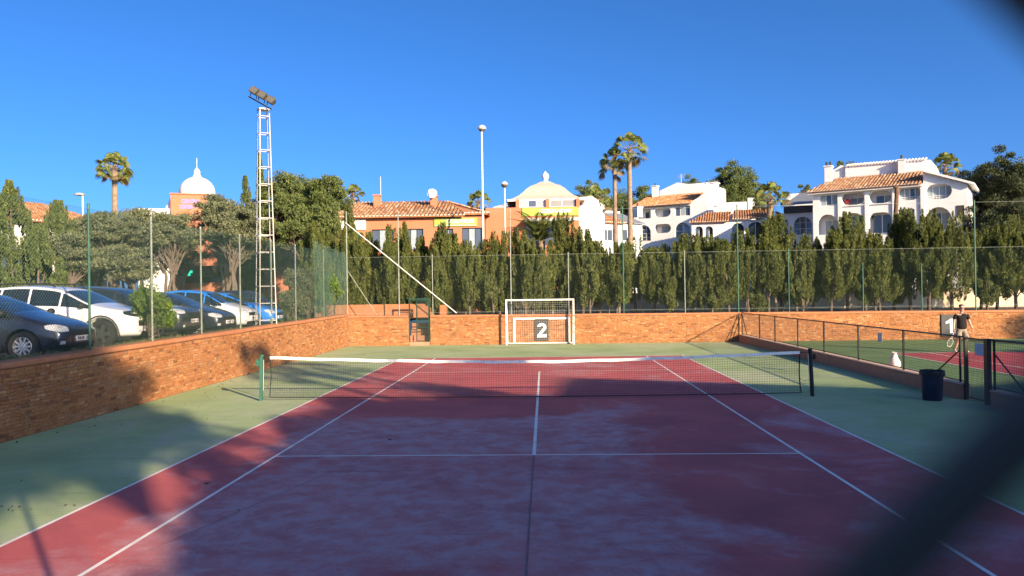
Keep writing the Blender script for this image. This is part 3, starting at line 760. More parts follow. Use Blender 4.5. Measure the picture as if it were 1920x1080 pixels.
# bin
bn = tag(empty('waste_bin', (8.88, -.72, 0)), 'dark blue plastic waste bin with a bag folded over the rim', 'bin')
M_bin = pm('navy_plastic', (.012, .018, .045), .45, .3, 5)
m = MB(); m.lathe([(.19, 0), (.2, .02), (.232, .60), (.245, .605), (.245, .65), (.225, .65), (.222, .60), (.18, .04)], n=28); m.build('tub', M_bin, bn, 'auto')
m = MB(); rr = random.Random(8); n = 40
for j, (r, z) in enumerate(((.222, .55), (.236, .655), (.252, .668), (.258, .62), (.256, .56))):
    for i in range(n): q = rr.uniform(-.006, .006)+(.008*math.sin(i*1.3+j) if j > 1 else 0); m.v.append(((r+q)*math.cos(2*PI*i/n), (r+q)*math.sin(2*PI*i/n), z+rr.uniform(-.012, .012)))
for j in range(4):
    for i in range(n): m.f.append((j*n+i, j*n+(i+1) % n, (j+1)*n+(i+1) % n, (j+1)*n+i))
m.build('bin_bag', M_blkpl, bn, True)
# bench with bag and balls on the neighbouring court
BP = gd(1678, 690, .19)
bc = tag(empty('bench', (BP.x, BP.y, 0)), 'low grey slatted bench behind the low wire fence', 'bench')
for i in range(4):
    m = MB(); m.bevbox(-.2+.1*i, -.11+.1*i, -1.9, .6, .19, .22, .006); m.build('slat', M_galv, bc)
for y in (-1.7, .4):
    for x in (-.16, .16):
        m = MB(); m.box(x-.02, x+.02, y-.02, y+.02, 0, .188); m.build('leg', M_galv, bc)
bg_ = MB(); n = 14; rr = random.Random(5)
for j, (r, z) in enumerate(((.2, 0), (.26, .06), (.25, .2), (.19, .33), (.13, .43), (.08, .5), (.11, .56))):
    r *= .6; z *= .75
    for i in range(n): q = rr.uniform(.82, 1.14); bg_.v.append((r*q*math.cos(2*PI*i/n), r*q*math.sin(2*PI*i/n)*1.15, z+rr.uniform(-.015, .015)))
for j in range(6):
    for i in range(n): bg_.f.append((j*n+i, j*n+(i+1) % n, (j+1)*n+(i+1) % n, (j+1)*n+i))
bg_.f.append(tuple(range(n)))
o = bg_.build('plastic_bag', pm('white_carrier_bag', (.74, .70, .68), .5, .12, 9, dirt=(.62, .20, .16), dscale=5), None, True, (BP.x, BP.y, .222)); tag(o, 'crumpled white and red carrier bag standing on the bench', 'bag')
for k, (x, y) in enumerate(((9.63, 1.05), (9.65, .72), (9.6, .5))):
    m = MB(); m.lathe([(.012, -.045), (.04, -.035), (.055, 0), (.04, .03), (.012, .04)], (0, 0, 0), 10); o = m.build('paper_scrap', M_white, None, True, (x, y, .40)); o.rotation_euler = (.5*k, .3, k); tag(o, ('single white scrap on the terracotta wall, farther from the bin', 'larger white scrap on the terracotta wall nearer the bin', 'white scrap on the terracotta wall right behind the bin rim')[k], 'scrap')
# ================================================================== parked cars
from mathutils.bvhtree import BVHTree
P_black = paintmat('car_paint_black', (.010, .011, .020))
P_white = paintmat('car_paint_white', (.74, .74, .73))
P_dark = paintmat('car_paint_graphite', (.020, .024, .030))
P_navy = paintmat('car_paint_navy', (.012, .016, .028))
P_blue = paintmat('car_paint_blue', (.015, .20, .68))
P_silver = paintmat('car_paint_silver', (.40, .42, .44), metal=.4)
M_carglass = glassmat('car_glass', (.012, .018, .024), .04, 1.0)
M_tyre = pm('tyre_rubber', (.018, .018, .019), .85, .25, 10)
M_rim = pm('alloy_rim', (.50, .50, .50), .35, .1, 6, metal=.6)
M_rimd = pm('dark_alloy_rim', (.10, .10, .10), .35, .1, 6, metal=.6)
M_lamp = glassmat('headlamp_glass', (.45, .47, .48), .12, .9)
M_redlamp = glassmat('tail_lamp_glass', (.30, .012, .012), .15, .8)
M_trim = pm('black_trim', (.014, .014, .015), .6, .2, 8)
M_plate = pm('plate_white', (.74, .74, .72), .5, .05, 5)
HATCH = dict(L=4.03, st=[(0, .30, .60, .50, .60, .84), (-.10, .20, .72, .60, .74, .86), (-.45, .17, .86, .74, .815, .88), (-1.02, .17, 1.00, .90, .84, .88), (-1.98, .17, 1.42, .95, .845, .74),
    (-2.62, .17, 1.49, .97, .845, .74), (-3.30, .17, 1.46, 1.0, .845, .73), (-3.78, .19, 1.34, 1.02, .83, .72), (-3.98, .24, .98, .88, .79, .84), (-4.03, .34, .70, .60, .72, .86)], ax=(-.82, -3.30), wr=.305)
SUV = dict(L=4.62, st=[(0, .36, .80, .66, .66, .86), (-.09, .26, .92, .78, .84, .88), (-.45, .23, 1.02, .90, .92, .89), (-1.20, .23, 1.12, 1.01, .935, .89), (-2.02, .23, 1.56, 1.06, .94, .75),
    (-2.85, .23, 1.67, 1.08, .94, .76), (-3.65, .23, 1.65, 1.12, .935, .75), (-4.25, .25, 1.56, 1.15, .92, .73), (-4.52, .30, 1.10, 1.0, .88, .84), (-4.60, .42, .80, .70, .80, .86)], ax=(-.92, -3.62), wr=.365)
SMALL = dict(L=3.65, st=[(0, .32, .66, .54, .58, .84), (-.08, .22, .80, .66, .72, .86), (-.38, .19, .93, .80, .79, .88), (-.85, .19, 1.03, .93, .815, .88), (-1.55, .19, 1.48, .98, .82, .75),
    (-2.25, .19, 1.56, 1.0, .82, .75), (-2.95, .19, 1.54, 1.04, .815, .74), (-3.45, .21, 1.42, 1.05, .80, .73), (-3.60, .26, 1.02, .92, .77, .84), (-3.65, .36, .74, .64, .70, .86)], ax=(-.72, -3.02), wr=.30)
def car_shell(K, roofpaint):
    bm = bmesh.new(); rings = []
    for (x, zb, zt, zbelt, w, rw) in K['st']:
        half = [(0, zb), (.80*w, zb), (.955*w, zb+.10), (w, zb+(zbelt-zb)*.55), (.965*w, zbelt), (rw*w, zt-.05), (rw*w*.62, zt-.010), (0, zt)]
        full = [(y, z) for y, z in half]+[(-y, z) for y, z in reversed(half[1:-1])]
        rings.append([bm.verts.new((x, y, z)) for y, z in full])
    n = 14; k = 1
    for i in range(len(rings)-1):
        for j in range(n):
            f = bm.faces.new((rings[i][j], rings[i][(j+1) % n], rings[i+1][(j+1) % n], rings[i+1][j]))
            if 3 <= i <= 6 and j in (4, 9): f.material_index = 1+(i-3)*2+(j == 9)
            if i == 3 and j in (5, 6, 7, 8): f.material_index = 9
            if i == 7 and j in (5, 6, 7, 8): f.material_index = 10
    for rg in (rings[0], rings[-1]):
        for j in range(7):
            vs = []
            for v in (rg[j], rg[(j+1)], rg[(n-j-1) % n], rg[(n-j) % n]):
                if v not in vs: vs.append(v)
            if len(vs) > 2: bm.faces.new(vs)
    bmesh.ops.recalc_face_normals(bm, faces=bm.faces)
    cr = bm.edges.layers.float.new('crease_edge')
    for i in range(len(rings)-1):
        for j, c in ((4, .35), (10, .35), (5, .45), (9, .45), (2, .3), (12, .3)):
            e = bm.edges.get((rings[i][j], rings[i+1][j]))
            if e: e[cr] = c if 1 <= i <= 7 else .15
    for j in range(n):
        for i, c in ((1, .25), (8, .4), (3, .25), (4, .3)):
            e = bm.edges.get((rings[i][j], rings[i][(j+1) % n]))
            if e and (i in (1, 8) or 4 <= j <= 9): e[cr] = c
    me = bpy.data.meshes.new('shell'); bm.to_mesh(me); bm.free()
    for q in range(11): me.materials.append(None)
    tmp = bpy.data.objects.new('tmp', me); COL.objects.link(tmp)
    sm = tmp.modifiers.new('s', 'SUBSURF'); sm.levels = 3; sm.render_levels = 3
    r = bpy.data.meshes.new_from_object(tmp.evaluated_get(bpy.context.evaluated_depsgraph_get())); bpy.data.objects.remove(tmp)
    bm = bmesh.new(); bm.from_mesh(r)
    for q in range(1, 11):
        fs = [f for f in bm.faces if f.material_index == q]
        if not fs: continue
        if q <= 8: bmesh.ops.inset_region(bm, faces=fs, thickness=.028, depth=-.008, use_even_offset=True)
        else: bmesh.ops.inset_region(bm, faces=fs, thickness=.035, depth=-.006, use_even_offset=True)
        keep = set(fs)
        for f in bm.faces:
            if f.material_index == q: f.material_index = 1 if f in keep else 0
    bm.to_mesh(r); bm.free(); return r
def make_car(K, paint, label, loc, heading=0.0, rim=None, roof=None, lower=None, details=True, group='cars parked along the fence'):
    root = tag(empty('parked_car', loc, heading), label, 'car', group)
    me = car_shell(K, roof); me.materials[0] = paint; me.materials[1] = M_carglass
    tmp = bpy.data.objects.new('tmp', me); COL.objects.link(tmp)
    cb = MB(); wid = K['st'][4][4]
    for ax in K['ax']:
        for sg in (-1, 1):
            cb.lathe([(K['wr']+.055, 0), (K['wr']+.055, .5)], n=26, M=Matrix.Translation((ax, sg*(wid-.24) if sg > 0 else -(wid-.24), K['wr']+.01)) @ Matrix.Rotation(-sg*PI/2, 4, 'X'))
    cut = cb.build('cut', M_trim)
    bo = tmp.modifiers.new('b', 'BOOLEAN'); bo.object = cut; bo.operation = 'DIFFERENCE'; bo.solver = 'EXACT'
    dg = bpy.context.evaluated_depsgraph_get()
    res = bpy.data.meshes.new_from_object(tmp.evaluated_get(dg))
    bpy.data.objects.remove(tmp); bpy.data.objects.remove(cut)
    bm = bmesh.new(); bm.from_mesh(res); bm.faces.ensure_lookup_table()
    tree = BVHTree.FromBMesh(bm)
    # split glass and body
    seen = set(); comps = []
    for f in bm.faces:
        if f.material_index == 1 and f.index not in seen:
            st = [f]; seen.add(f.index); c = []
            while st:
                q = st.pop(); c.append(q)
                for e in q.edges:
                    for h in e.link_faces:
                        if h.material_index == 1 and h.index not in seen: seen.add(h.index); st.append(h)
            comps.append(c)
    def extract(faces, name, mat):
        m = MB(); idx = {}
        for f in faces:
            ids = []
            for v in f.verts:
                if v.index not in idx: idx[v.index] = len(m.v); m.v.append(tuple(v.co))
                ids.append(idx[v.index])
            m.f.append(tuple(ids))
        me = bpy.data.meshes.new(name); me.from_pydata(m.v, [], m.f); me.materials.append(mat); me.update()
        me.polygons.foreach_set('use_smooth', [True]*len(me.polygons)); me.set_sharp_from_angle(angle=R(40))
        return link(name, me, root)
    bodyf = [f for f in bm.faces if f.material_index != 1]
    if roof is not None:
        zs = K['st'][4][3]+.06
        top = [f for f in bodyf if f.calc_center_median().z > zs and -K['L']+.1 < f.calc_center_median().x < -.75]
        ts = set(top); bodyf = [f for f in bodyf if f not in ts]
        extract(top, 'roof', roof)
    extract(bodyf, 'body', paint)
    for c in comps:
        nn = sum((f.normal*f.calc_area() for f in c), Vector())
        nn.normalize(); extract(c, 'side_window' if abs(nn.y) > .55 else ('windscreen' if nn.x > 0 else 'rear_window'), M_carglass)
    bm.free(); bpy.data.meshes.remove(res)
    def hit(x, z, sg):
        h = tree.ray_cast(Vector((x, sg*3, z)), Vector((0, -sg, 0))); return h[0] if h[0] else None
    def hitx(y, z):
        h = tree.ray_cast(Vector((2, y, z)), Vector((-1, 0, 0))); return h[0] if h[0] else Vector((0, y, z))
    for ax in K['ax']:
        for sg in (-1, 1):
            M = Matrix.Translation((ax, sg*(wid-.11), K['wr'])) @ Matrix.Rotation(-sg*PI/2, 4, 'X'); r = K['wr']
            m = MB(); m.lathe([(r*.62, -.10), (r*.93, -.10), (r, -.07), (r, .06), (r*.94, .095), (r*.70, .10), (r*.66, .085)], n=32, M=M, cap=False); wh = m.build('wheel', M_tyre, root, 'auto')
            m = MB(); m.lathe([(r*.66, -.08), (r*.66, .08), (r*.62, .085), (r*.60, .04), (r*.60, -.04)], n=32, M=M, cap=False)
            ns = 10 if rim is M_rim else 5
            for k in range(ns):
                a = 2*PI*k/ns; Mk = M @ Matrix.Rotation(a, 4, 'Z')
                wk = .022 if ns == 10 else .05
                m.box(.03, r*.63, -wk, wk, .045, .075, Mk)
            m.lathe([(.055, .03), (.055, .085), (.03, .09)], n=14, M=M); m.build('rim', rim or M_rimd, wh, 'auto')
            m = MB(); m.lathe([(r*.60, -.02), (r*.60, -.01)], n=24, M=M); m.build('brake_disc', M_trim, wh)
            if K is SUV:
                pts = []
                for aa in range(-10, 191, 8):
                    q = hit(ax+(r+.085)*math.cos(R(aa)), r+.01+(r+.085)*math.sin(R(aa)), sg)
                    if q is not None and abs(q.y) > wid-.16: pts.append(q)
                if len(pts) > 6: m = MB(); m.tube(pts, .022, 6); m.build('arch_trim', M_trim, root)
    m = MB(); m.box(-K['L']+.25, -.25, -wid+.26, wid-.26, K['st'][4][1]-.05, K['st'][4][1]+.25); m.build('underbody', M_trim, root)
    # lamps, grille, plate, mirrors, seams
    zt = K['st'][1][2]; w1 = K['st'][1][4]
    for sg in (-1, 1):
        c = hit(-.30, zt-.03, sg) or Vector((-.3, sg*w1, zt-.03)); c2 = hitx(sg*w1*.62, zt-.06)
        d = Vector((-1, -sg*.75, 0)).normalized(); t = Vector((-d.y, d.x, 0))*(-sg); m = MB(); na, nb = 12, 4
        mid = (c+c2)/2; ok = True
        if (mid+t).x > mid.x: t = -t
        for a in range(na+1):
            q = a/na; hh = .075*(math.sin(PI*min(1, .12+.80*q)))**.6
            for b in range(nb+1):
                o_ = mid+t*(-.19+.44*q)+Vector((0, 0, -.03+.05*q+hh*(b/nb*2-1)))
                h = tree.ray_cast(o_-d*2, d)
                m.v.append(tuple((h[0] if h[0] else o_)-d*.007))
        for a in range(na):
            for b in range(nb): m.f.append((a*(nb+1)+b, (a+1)*(nb+1)+b, (a+1)*(nb+1)+b+1, a*(nb+1)+b+1))
        hl = m.build('headlight', M_carglass if (K is SUV and paint is P_white) else M_lamp, root, True)
        prof = [(math.sin(PI*i/10), -math.cos(PI*i/10)) for i in range(11)]
        m = MB(); h = tree.ray_cast(mid-d*2, d); hp = (h[0] if h[0] else mid)-d*.008
        m.lathe([(.035, 0), (.05, .004), (.05, .006)], n=14, M=Matrix.Translation(hp) @ (-d).to_track_quat('Z', 'Y').to_matrix().to_4x4()); m.build('reflector', M_rim, hl)
        c = hit(K['st'][3][0]-.18, K['st'][3][3]+.04, sg)
        if c is not None:
            m = MB(); m.lathe([(max(.01, a), b) for a, b in prof], n=12, M=Matrix.Translation(c+Vector((0, sg*.11, .06))) @ Matrix.Diagonal((.075, .11, .075, 1))); m.box(c.x-.03, c.x+.03, c.y-.02*0-.03, c.y+.03+sg*.05, c.z+.0, c.z+.05)
            m.build('wing_mirror', M_trim if lower is None else lower, root, True)
        if details:
            for xs in (K['st'][4][0]+.62, K['st'][5][0]-.02, K['st'][6][0]-.08):
                pts = [hit(xs, z, sg) for z in np.linspace(K['st'][4][1]+.14, K['st'][4][3]-.03, 9)]; pts = [q+Vector((0, sg*.001, 0)) for q in pts if q is not None]
                if len(pts) > 3: m = MB(); m.tube(pts, .006, 5); m.build('door_seam', M_trim, root)
            for xs in (K['st'][5][0]+.14, K['st'][6][0]+.08):
                q = hit(xs, K['st'][4][3]-.12, sg)
                if q is not None: m = MB(); m.bevbox(q.x-.08, q.x+.08, q.y-.012, q.y+.018, q.z-.014, q.z+.014, .006); m.build('door_handle', paint, root)
            q0 = hit(K['ax'][0]-.45, K['st'][4][1]+.10, sg); q1 = hit(K['ax'][1]+.45, K['st'][4][1]+.10, sg)
            if q0 is not None and q1 is not None: m = MB(); m.bevbox(q1.x, q0.x, min(q0.y, q0.y+sg*.015)-.01, max(q0.y, q0.y+sg*.015)+.005, q0.z-.05, q0.z+.05, .01); m.build('sill_trim', M_trim, root)
    zg = K['st'][1][2]-.17; zl = K['st'][1][1]+.10
    def strip(y0, y1, z0, z1, off, name, mat):
        m = MB(); na, nb = 16, 4
        for a in range(na+1):
            for b in range(nb+1):
                y = y0+(y1-y0)*a/na; zz = z0+(z1-z0)*b/nb; h = hitx(y, zz); m.v.append((h.x+off, y, zz))
        for a in range(na):
            for b in range(nb): m.f.append((a*(nb+1)+b, (a+1)*(nb+1)+b, (a+1)*(nb+1)+b+1, a*(nb+1)+b+1))
        return m.build(name, mat, root, True)
    strip(-.42, .42, zg-.05, zg+.06, .008, 'grille', M_trim); strip(-.58, .58, zl-.06, zl+.05, .008, 'lower_grille', M_trim)
    if K is SUV: strip(-.66, .66, zl-.13, zl-.07, .010, 'skid_plate', M_trim); strip(-.70, .70, zg-.20, zg-.055, .009, 'bumper_inlet', M_trim)
    zp = (zg+zl)/2+.01; c = hitx(0, zp); m = MB(); m.bevbox(c.x-.02, c.x+.022, -.26, .26, zp-.055, zp+.055, .004); pl = m.build('number_plate', M_plate, root)
    m = MB()
    for k in range(7):
        if k == 4: continue
        y = -.2+k*.066; m.box(c.x+.0225, c.x+.0245, y-.02, y+.02, zp-.032, zp+.032)
    m.build('plate_characters', M_trim, pl)
    for sg in (-1, 1):
        q = hit(-K['L']+.28, K['st'][7][3]-.05, sg)
        if q is not None: m = MB(); m.bevbox(q.x-.12, q.x+.06, q.y-.03, q.y+.012, q.z-.12, q.z+.06, .02); m.build('tail_light', M_redlamp, root)
        strip(sg*.60, sg*.70, zl+.03, zl+.10, .011, 'fog_lamp', M_lamp)
    return root
make_car(HATCH, P_black, 'black hatchback with silver multi-spoke wheels nearest the camera at the fence', (-9.88, -2.02, ZP), .05, rim=M_rim)
w = make_car(SUV, P_white, 'white sport utility car with roof rails parked beside the black hatchback', (-10.35, 1.95, ZP), .02, rim=M_rimd)
for sg in (-1, 1):
    m = MB(); m.tube([(-2.25, sg*.66, 1.60), (-2.4, sg*.66, 1.68), (-3.6, sg*.655, 1.69), (-3.9, sg*.65, 1.60)], .022, 8); m.build('roof_rail', M_trim, w)
make_car(SUV, P_dark, 'graphite sport utility car half hidden by the round bush at the fence', (-10.45, 4.65, ZP), .03, rim=M_rim)
make_car(HATCH, P_navy, 'dark navy hatchback with number plate, parked between the graphite and blue cars', (-10.40, 7.2, ZP), -.04, rim=M_rim)
make_car(SMALL, P_white, 'white small car with bright blue roof beside the lattice tower', (-10.55, 9.75, ZP), .02, rim=M_rim, roof=P_blue)
make_car(HATCH, P_blue, 'bright blue hatchback behind the lattice tower', (-10.42, 12.25, ZP), .03, rim=M_rim)
make_car(SMALL, P_navy, 'dark car partly hidden behind the bushes next to the bright blue hatchback', (-10.7, 14.8, ZP), 0, rim=M_rimd)
for i, (x, y, p, k, lab, h) in enumerate(((-21.5, 9, P_silver, HATCH, 'silver hatchback in the row behind the white car', PI), (-20.5, 17.2, P_white, SMALL, 'small white car in the back row behind the dark cars', PI),
        (-24.5, 2.6, P_white, HATCH, 'white hatchback in the back row seen above the white sport utility car', PI), (-20.8, 24.5, P_silver, SMALL, 'silver small car far back near the orange building', PI))):
    make_car(k, p, lab, (x, y, ZP), h, rim=M_rimd, details=False, group='cars in the back row of the car park')

# ================================================================== walking man with racket
def skin(name, pts, edges, mat, parent, sub=2, root=0):
    me = bpy.data.meshes.new(name); me.from_pydata([p[:3] for p in pts], edges, []); me.update()
    o = bpy.data.objects.new(name, me); COL.objects.link(o)
    md = o.modifiers.new('sk', 'SKIN'); md.use_smooth_shade = True; md.branch_smoothing = .6
    sv = me.skin_vertices[0].data
    for i, p in enumerate(pts): sv[i].radius = (p[3], p[4] if len(p) > 4 else p[3]); sv[i].use_root = (i == root)
    s = o.modifiers.new('ss', 'SUBSURF'); s.levels = sub; s.render_levels = sub
    dg = bpy.context.evaluated_depsgraph_get(); r = bpy.data.meshes.new_from_object(o.evaluated_get(dg))
    bpy.data.objects.remove(o)
    r.materials.clear(); r.materials.append(mat); r.name = name
    r.polygons.foreach_set('use_smooth', [True]*len(r.polygons))
    return link(name, r, parent)
M_skin = pm('skin', (.50, .29, .205), .55, .08, 6)
M_shirt = pm('black_cotton', (.006, .006, .007), .9, .25, 6)
M_shorts = pm('khaki_cotton', (.22, .20, .155), .9, .1, 6)
M_shoe = pm('white_shoe', (.70, .70, .68), .7, .06, 8)
M_hair = pm('dark_hair', (.035, .025, .02), .8, .3, 20)
pp = gd(1803, 661, 0)
pe = tag(empty('person', (pp.x+.02, pp.y, 0), R(-8)), 'man in black t-shirt, khaki shorts and sunglasses walking on the neighbouring court', 'person')
# joints, facing -Y
PEL = (0, 0, .94); 
J = [(0, 0, .95, .145, .11), (0, .0, 1.10, .14, .105), (0, -.01, 1.28, .165, .115), (0, 0, 1.44, .13, .09), (0, -.005, 1.52, .058), (.0, -.015, 1.58, .060),
     (.0, -.03, 1.655, .092, .105), (.0, -.03, 1.74, .095, .112), (.0, -.02, 1.81, .055, .065),
     (-.19, 0, 1.44, .062), (-.265, .02, 1.19, .047), (-.29, -.05, .96, .034), (-.295, -.075, .89, .030), 
     (.19, 0, 1.44, .062), (.28, .05, 1.20, .047), (.36, .02, .98, .034), (.375, .0, .91, .030),
     (-.095, 0, .88, .09), (-.15, -.10, .52, .062), (-.20, -.02, .30, .055), (-.235, .06, .10, .038), (-.235, .02, .045, .036), (-.25, -.13, .035, .03),
     (.095, 0, .88, .09), (.14, -.06, .50, .062), (.17, .06, .28, .055), (.19, .13, .10, .038), (.19, .10, .045, .036), (.22, -.05, .035, .03)]
Eg = [(0, 1), (1, 2), (2, 3), (3, 4), (4, 5), (5, 6), (6, 7), (7, 8), (3, 9), (9, 10), (10, 11), (11, 12), (3, 13), (13, 14), (14, 15), (15, 16),
      (0, 17), (17, 18), (18, 19), (19, 20), (20, 21), (21, 22), (0, 23), (23, 24), (24, 25), (25, 26), (26, 27), (27, 28)]
body = skin('body', J, Eg, M_skin, pe, 2)
sh = [(0, 0, .82, .195, .16), (0, -.01, 1.10, .19, .155), (0, -.01, 1.28, .205, .15), (0, 0, 1.44, .155, .11), (0, 0, 1.50, .075, .075),
      (-.195, 0, 1.44, .082), (-.25, .015, 1.26, .076), (.195, 0, 1.44, .082), (.262, .04, 1.26, .076)]
skin('t_shirt', sh, [(0, 1), (1, 2), (2, 3), (3, 4), (3, 5), (5, 6), (3, 7), (7, 8)], M_shirt, pe, 2)
so = [(0, 0, 1.02, .17, .135), (0, 0, .90, .18, .145), (-.105, 0, .84, .125, .13), (-.15, -.085, .50, .118, .12), (.105, 0, .84, .125, .13), (.145, -.05, .48, .118, .12)]
skin('shorts', so, [(0, 1), (1, 2), (2, 3), (1, 4), (4, 5)], M_shorts, pe, 2)
for a in ((-.235, .06), (.19, .13)):
    s_ = -1 if a[0] < 0 else 1
    skin('shoe', [(a[0], a[1]+.03, .055, .048), (a[0]-.0, a[1]-.06, .05, .048), (a[0]+s_*.02*0, a[1]-.19, .038, .038)], [(0, 1), (1, 2)], M_shoe, pe, 2)
    m = MB(); m.tube([(a[0], a[1]+.02, .10), (a[0], a[1]+.02, .16)], .046, 10); m.build('sock', M_shoe, pe, True)
skin('hair', [(0, .03, 1.73, .100, .095), (0, .0, 1.81, .098, .112), (0, 0, 1.85, .06, .07)], [(0, 1), (1, 2)], M_hair, pe, 2)
m = MB(); m.bevbox(-.075, -.008, -.145, -.118, 1.685, 1.725, .01); m.bevbox(.008, .075, -.145, -.118, 1.685, 1.725, .01); m.box(-.01, .01, -.14, -.13, 1.705, 1.715)
for s_ in (-1, 1): m.box(s_*.075-.004, s_*.075+.004, -.13, .0, 1.705, 1.715)
m.build('sunglasses', M_black, pe)
skin('nose', [(0, -.125, 1.69, .012), (0, -.142, 1.655, .016)], [(0, 1)], M_skin, pe, 1)
m = MB(); m.bevbox(-.028, .028, -.130, -.118, 1.607, 1.617, .003); m.build('mouth', pm('lips', (.40, .17, .14), .6, .1, 9), pe)
for s_ in (-1, 1): skin('ear', [(s_*.088, -.02, 1.70, .012, .02), (s_*.09, -.015, 1.66, .010, .016)], [(0, 1)], M_skin, pe, 1)
for s_, (hx, hy, hz) in ((-1, (-.297, -.085, .86)), (1, (.38, -.005, .875))):
    H = [(hx, hy, hz, .026, .038), (hx, hy-.005, hz-.06, .024, .040)]; Ed = [(0, 1)]
    for k in range(4):
        fy = hy-.035+.022*k; b = len(H); ln = (.06, .075, .072, .055)[k]
        H += [(hx, fy, hz-.075, .0095), (hx-s_*.014, fy, hz-.075-ln*.55, .009), (hx-s_*.04, fy, hz-.07-ln*.62, .008)]; Ed += [(1, b), (b, b+1), (b+1, b+2)]
    b = len(H); H += [(hx-s_*.01, hy-.045, hz-.02, .011), (hx-s_*.028, hy-.055, hz-.055, .010), (hx-s_*.035, hy-.04, hz-.085, .009)]; Ed += [(0, b), (b, b+1), (b+1, b+2)]
    skin('hand', H, Ed, M_skin, pe, 1)
rk = tag(empty('tennis_racket', (pp.x-.30, pp.y-.06, .80)), 'white tennis racket hanging from the man’s hand', 'racket'); rk.rotation_euler = (R(12), R(14), R(20))
m = MB(); m.tube([(0, 0, .06), (0, 0, -.14)], .016, 8); m.build('handle', M_white, rk)
fr = [(.125*math.cos(2*PI*i/28), 0, -.44+.165*math.sin(2*PI*i/28)) for i in range(29)]
m = MB(); m.tube(fr, .011, 6, False); m.tube([(0, 0, -.14), (-.05, 0, -.28)], .009, 6); m.tube([(0, 0, -.14), (.05, 0, -.28)], .009, 6); m.build('frame', M_white, rk, True)
ww = []
for t in np.linspace(-.11, .11, 12): h = .165*math.sqrt(max(0, 1-(t/.125)**2)); ww.append((t, 0, -.44-h, t, 0, -.44+h))
for t in np.linspace(-.15, .15, 15): h = .125*math.sqrt(max(0, 1-(t/.165)**2)); ww.append((-h, 0, -.44+t, h, 0, -.44+t))
wires('strings', np.array(ww), .0008, M_netw, rk)

# ================================================================== floodlight tower, lamp posts
M_cmet = pm('weathered_cream_metal', (.46, .45, .41), .6, .12, 4, dirt=(.34, .28, .21), dscale=2.5)
tw = tag(empty('floodlight_tower', (-9.98, 9.45, 1.36), R(35)), 'tall white lattice mast with three floodlights behind the left fence', 'floodlight')
Ht = 8.0
def tw_w(z): return .30-.135*z/Ht
for sx in (-1, 1):
    for sy in (-1, 1):
        m = MB(); m.tube([(sx*tw_w(0), sy*tw_w(0), -.1), (sx*tw_w(Ht), sy*tw_w(Ht), Ht)], .021, 6); m.build('leg', M_cmet, tw)
z = .3
while z < Ht:
    h = tw_w(z)
    m = MB()
    for a, b in (((-1, -1), (1, -1)), ((1, -1), (1, 1)), ((1, 1), (-1, 1)), ((-1, 1), (-1, -1))): m.tube([(a[0]*h, a[1]*h, z), (b[0]*h, b[1]*h, z)], .016, 6)
    m.build('cross_brace', M_cmet, tw); z += .62
m = MB(); m.bevbox(-.2, .2, -.2, .2, Ht-.02, Ht+.03, .01); m.build('head_plate', M_white, tw)
hd = Matrix.Translation((0.0, 0, Ht+.06)) @ Matrix.Rotation(R(-22), 4, 'Z')
m = MB(); A_ = at(466.5, 181, 9.45)-Vector((-9.98, 9.45, 1.36)); B_ = at(509, 205, 9.2)-Vector((-9.98, 9.45, 1.36))
rot = Matrix.Rotation(-R(35), 4, 'Z'); A_ = rot @ A_; B_ = rot @ B_
m.tube([A_, B_], .025, 6); m.build('cross_arm', M_black, tw)
dv_ = (B_-A_)
M_flood = pm('weathered_lamp_housing', (.085, .075, .06), .6, .3, 9, metal=.2)
for k, t in enumerate((.20, .55, .93)):
    c = A_+dv_*t+Vector((.06, 0, .27))
    for s_ in (-1, 1):
        q = A_+dv_*min(1, max(0, t+s_*.13)); m = MB(); m.tube([q, q+Vector((.02, 0, .20))], .014, 6); m.build('bracket', M_black, tw)
    Mf = Matrix.Translation(c) @ dv_.to_track_quat('X', 'Z').to_matrix().to_4x4() @ Matrix.Rotation(R(-28), 4, 'X')
    m = MB(); w_, h_ = .155, .12
    vs = [(-w_, -.10, -h_), (w_, -.10, -h_), (w_, -.10, h_), (-w_, -.10, h_), (-w_*.8, .07, -h_*.75), (w_*.8, .07, -h_*.75), (w_*.8, .07, h_*.75), (-w_*.8, .07, h_*.75)]
    m.add([Mf @ Vector(p) for p in vs], [(0, 1, 2, 3), (4, 7, 6, 5), (0, 4, 5, 1), (1, 5, 6, 2), (2, 6, 7, 3), (3, 7, 4, 0)]); fl = m.build('floodlight', M_flood, tw)
    m = MB(); m.bevbox(-w_-.014, w_+.014, -.125, -.10, -h_-.014, h_+.014, .006, Mf); m.build('bezel', M_flood, fl)
    m = MB(); m.box(-w_+.02, w_-.02, -.132, -.126, -h_+.02, h_-.02, Mf); m.build('lens', glassmat('flood_glass%d' % k, (.11, .10, .085), .2, .6), fl)
    m = MB()
    for q in range(5): m.box(-w_*.7+q*w_*.35-.006, -w_*.7+q*w_*.35+.006, .071, .10, -h_*.6, h_*.6, Mf)
    m.build('cooling_fin', M_flood, fl)
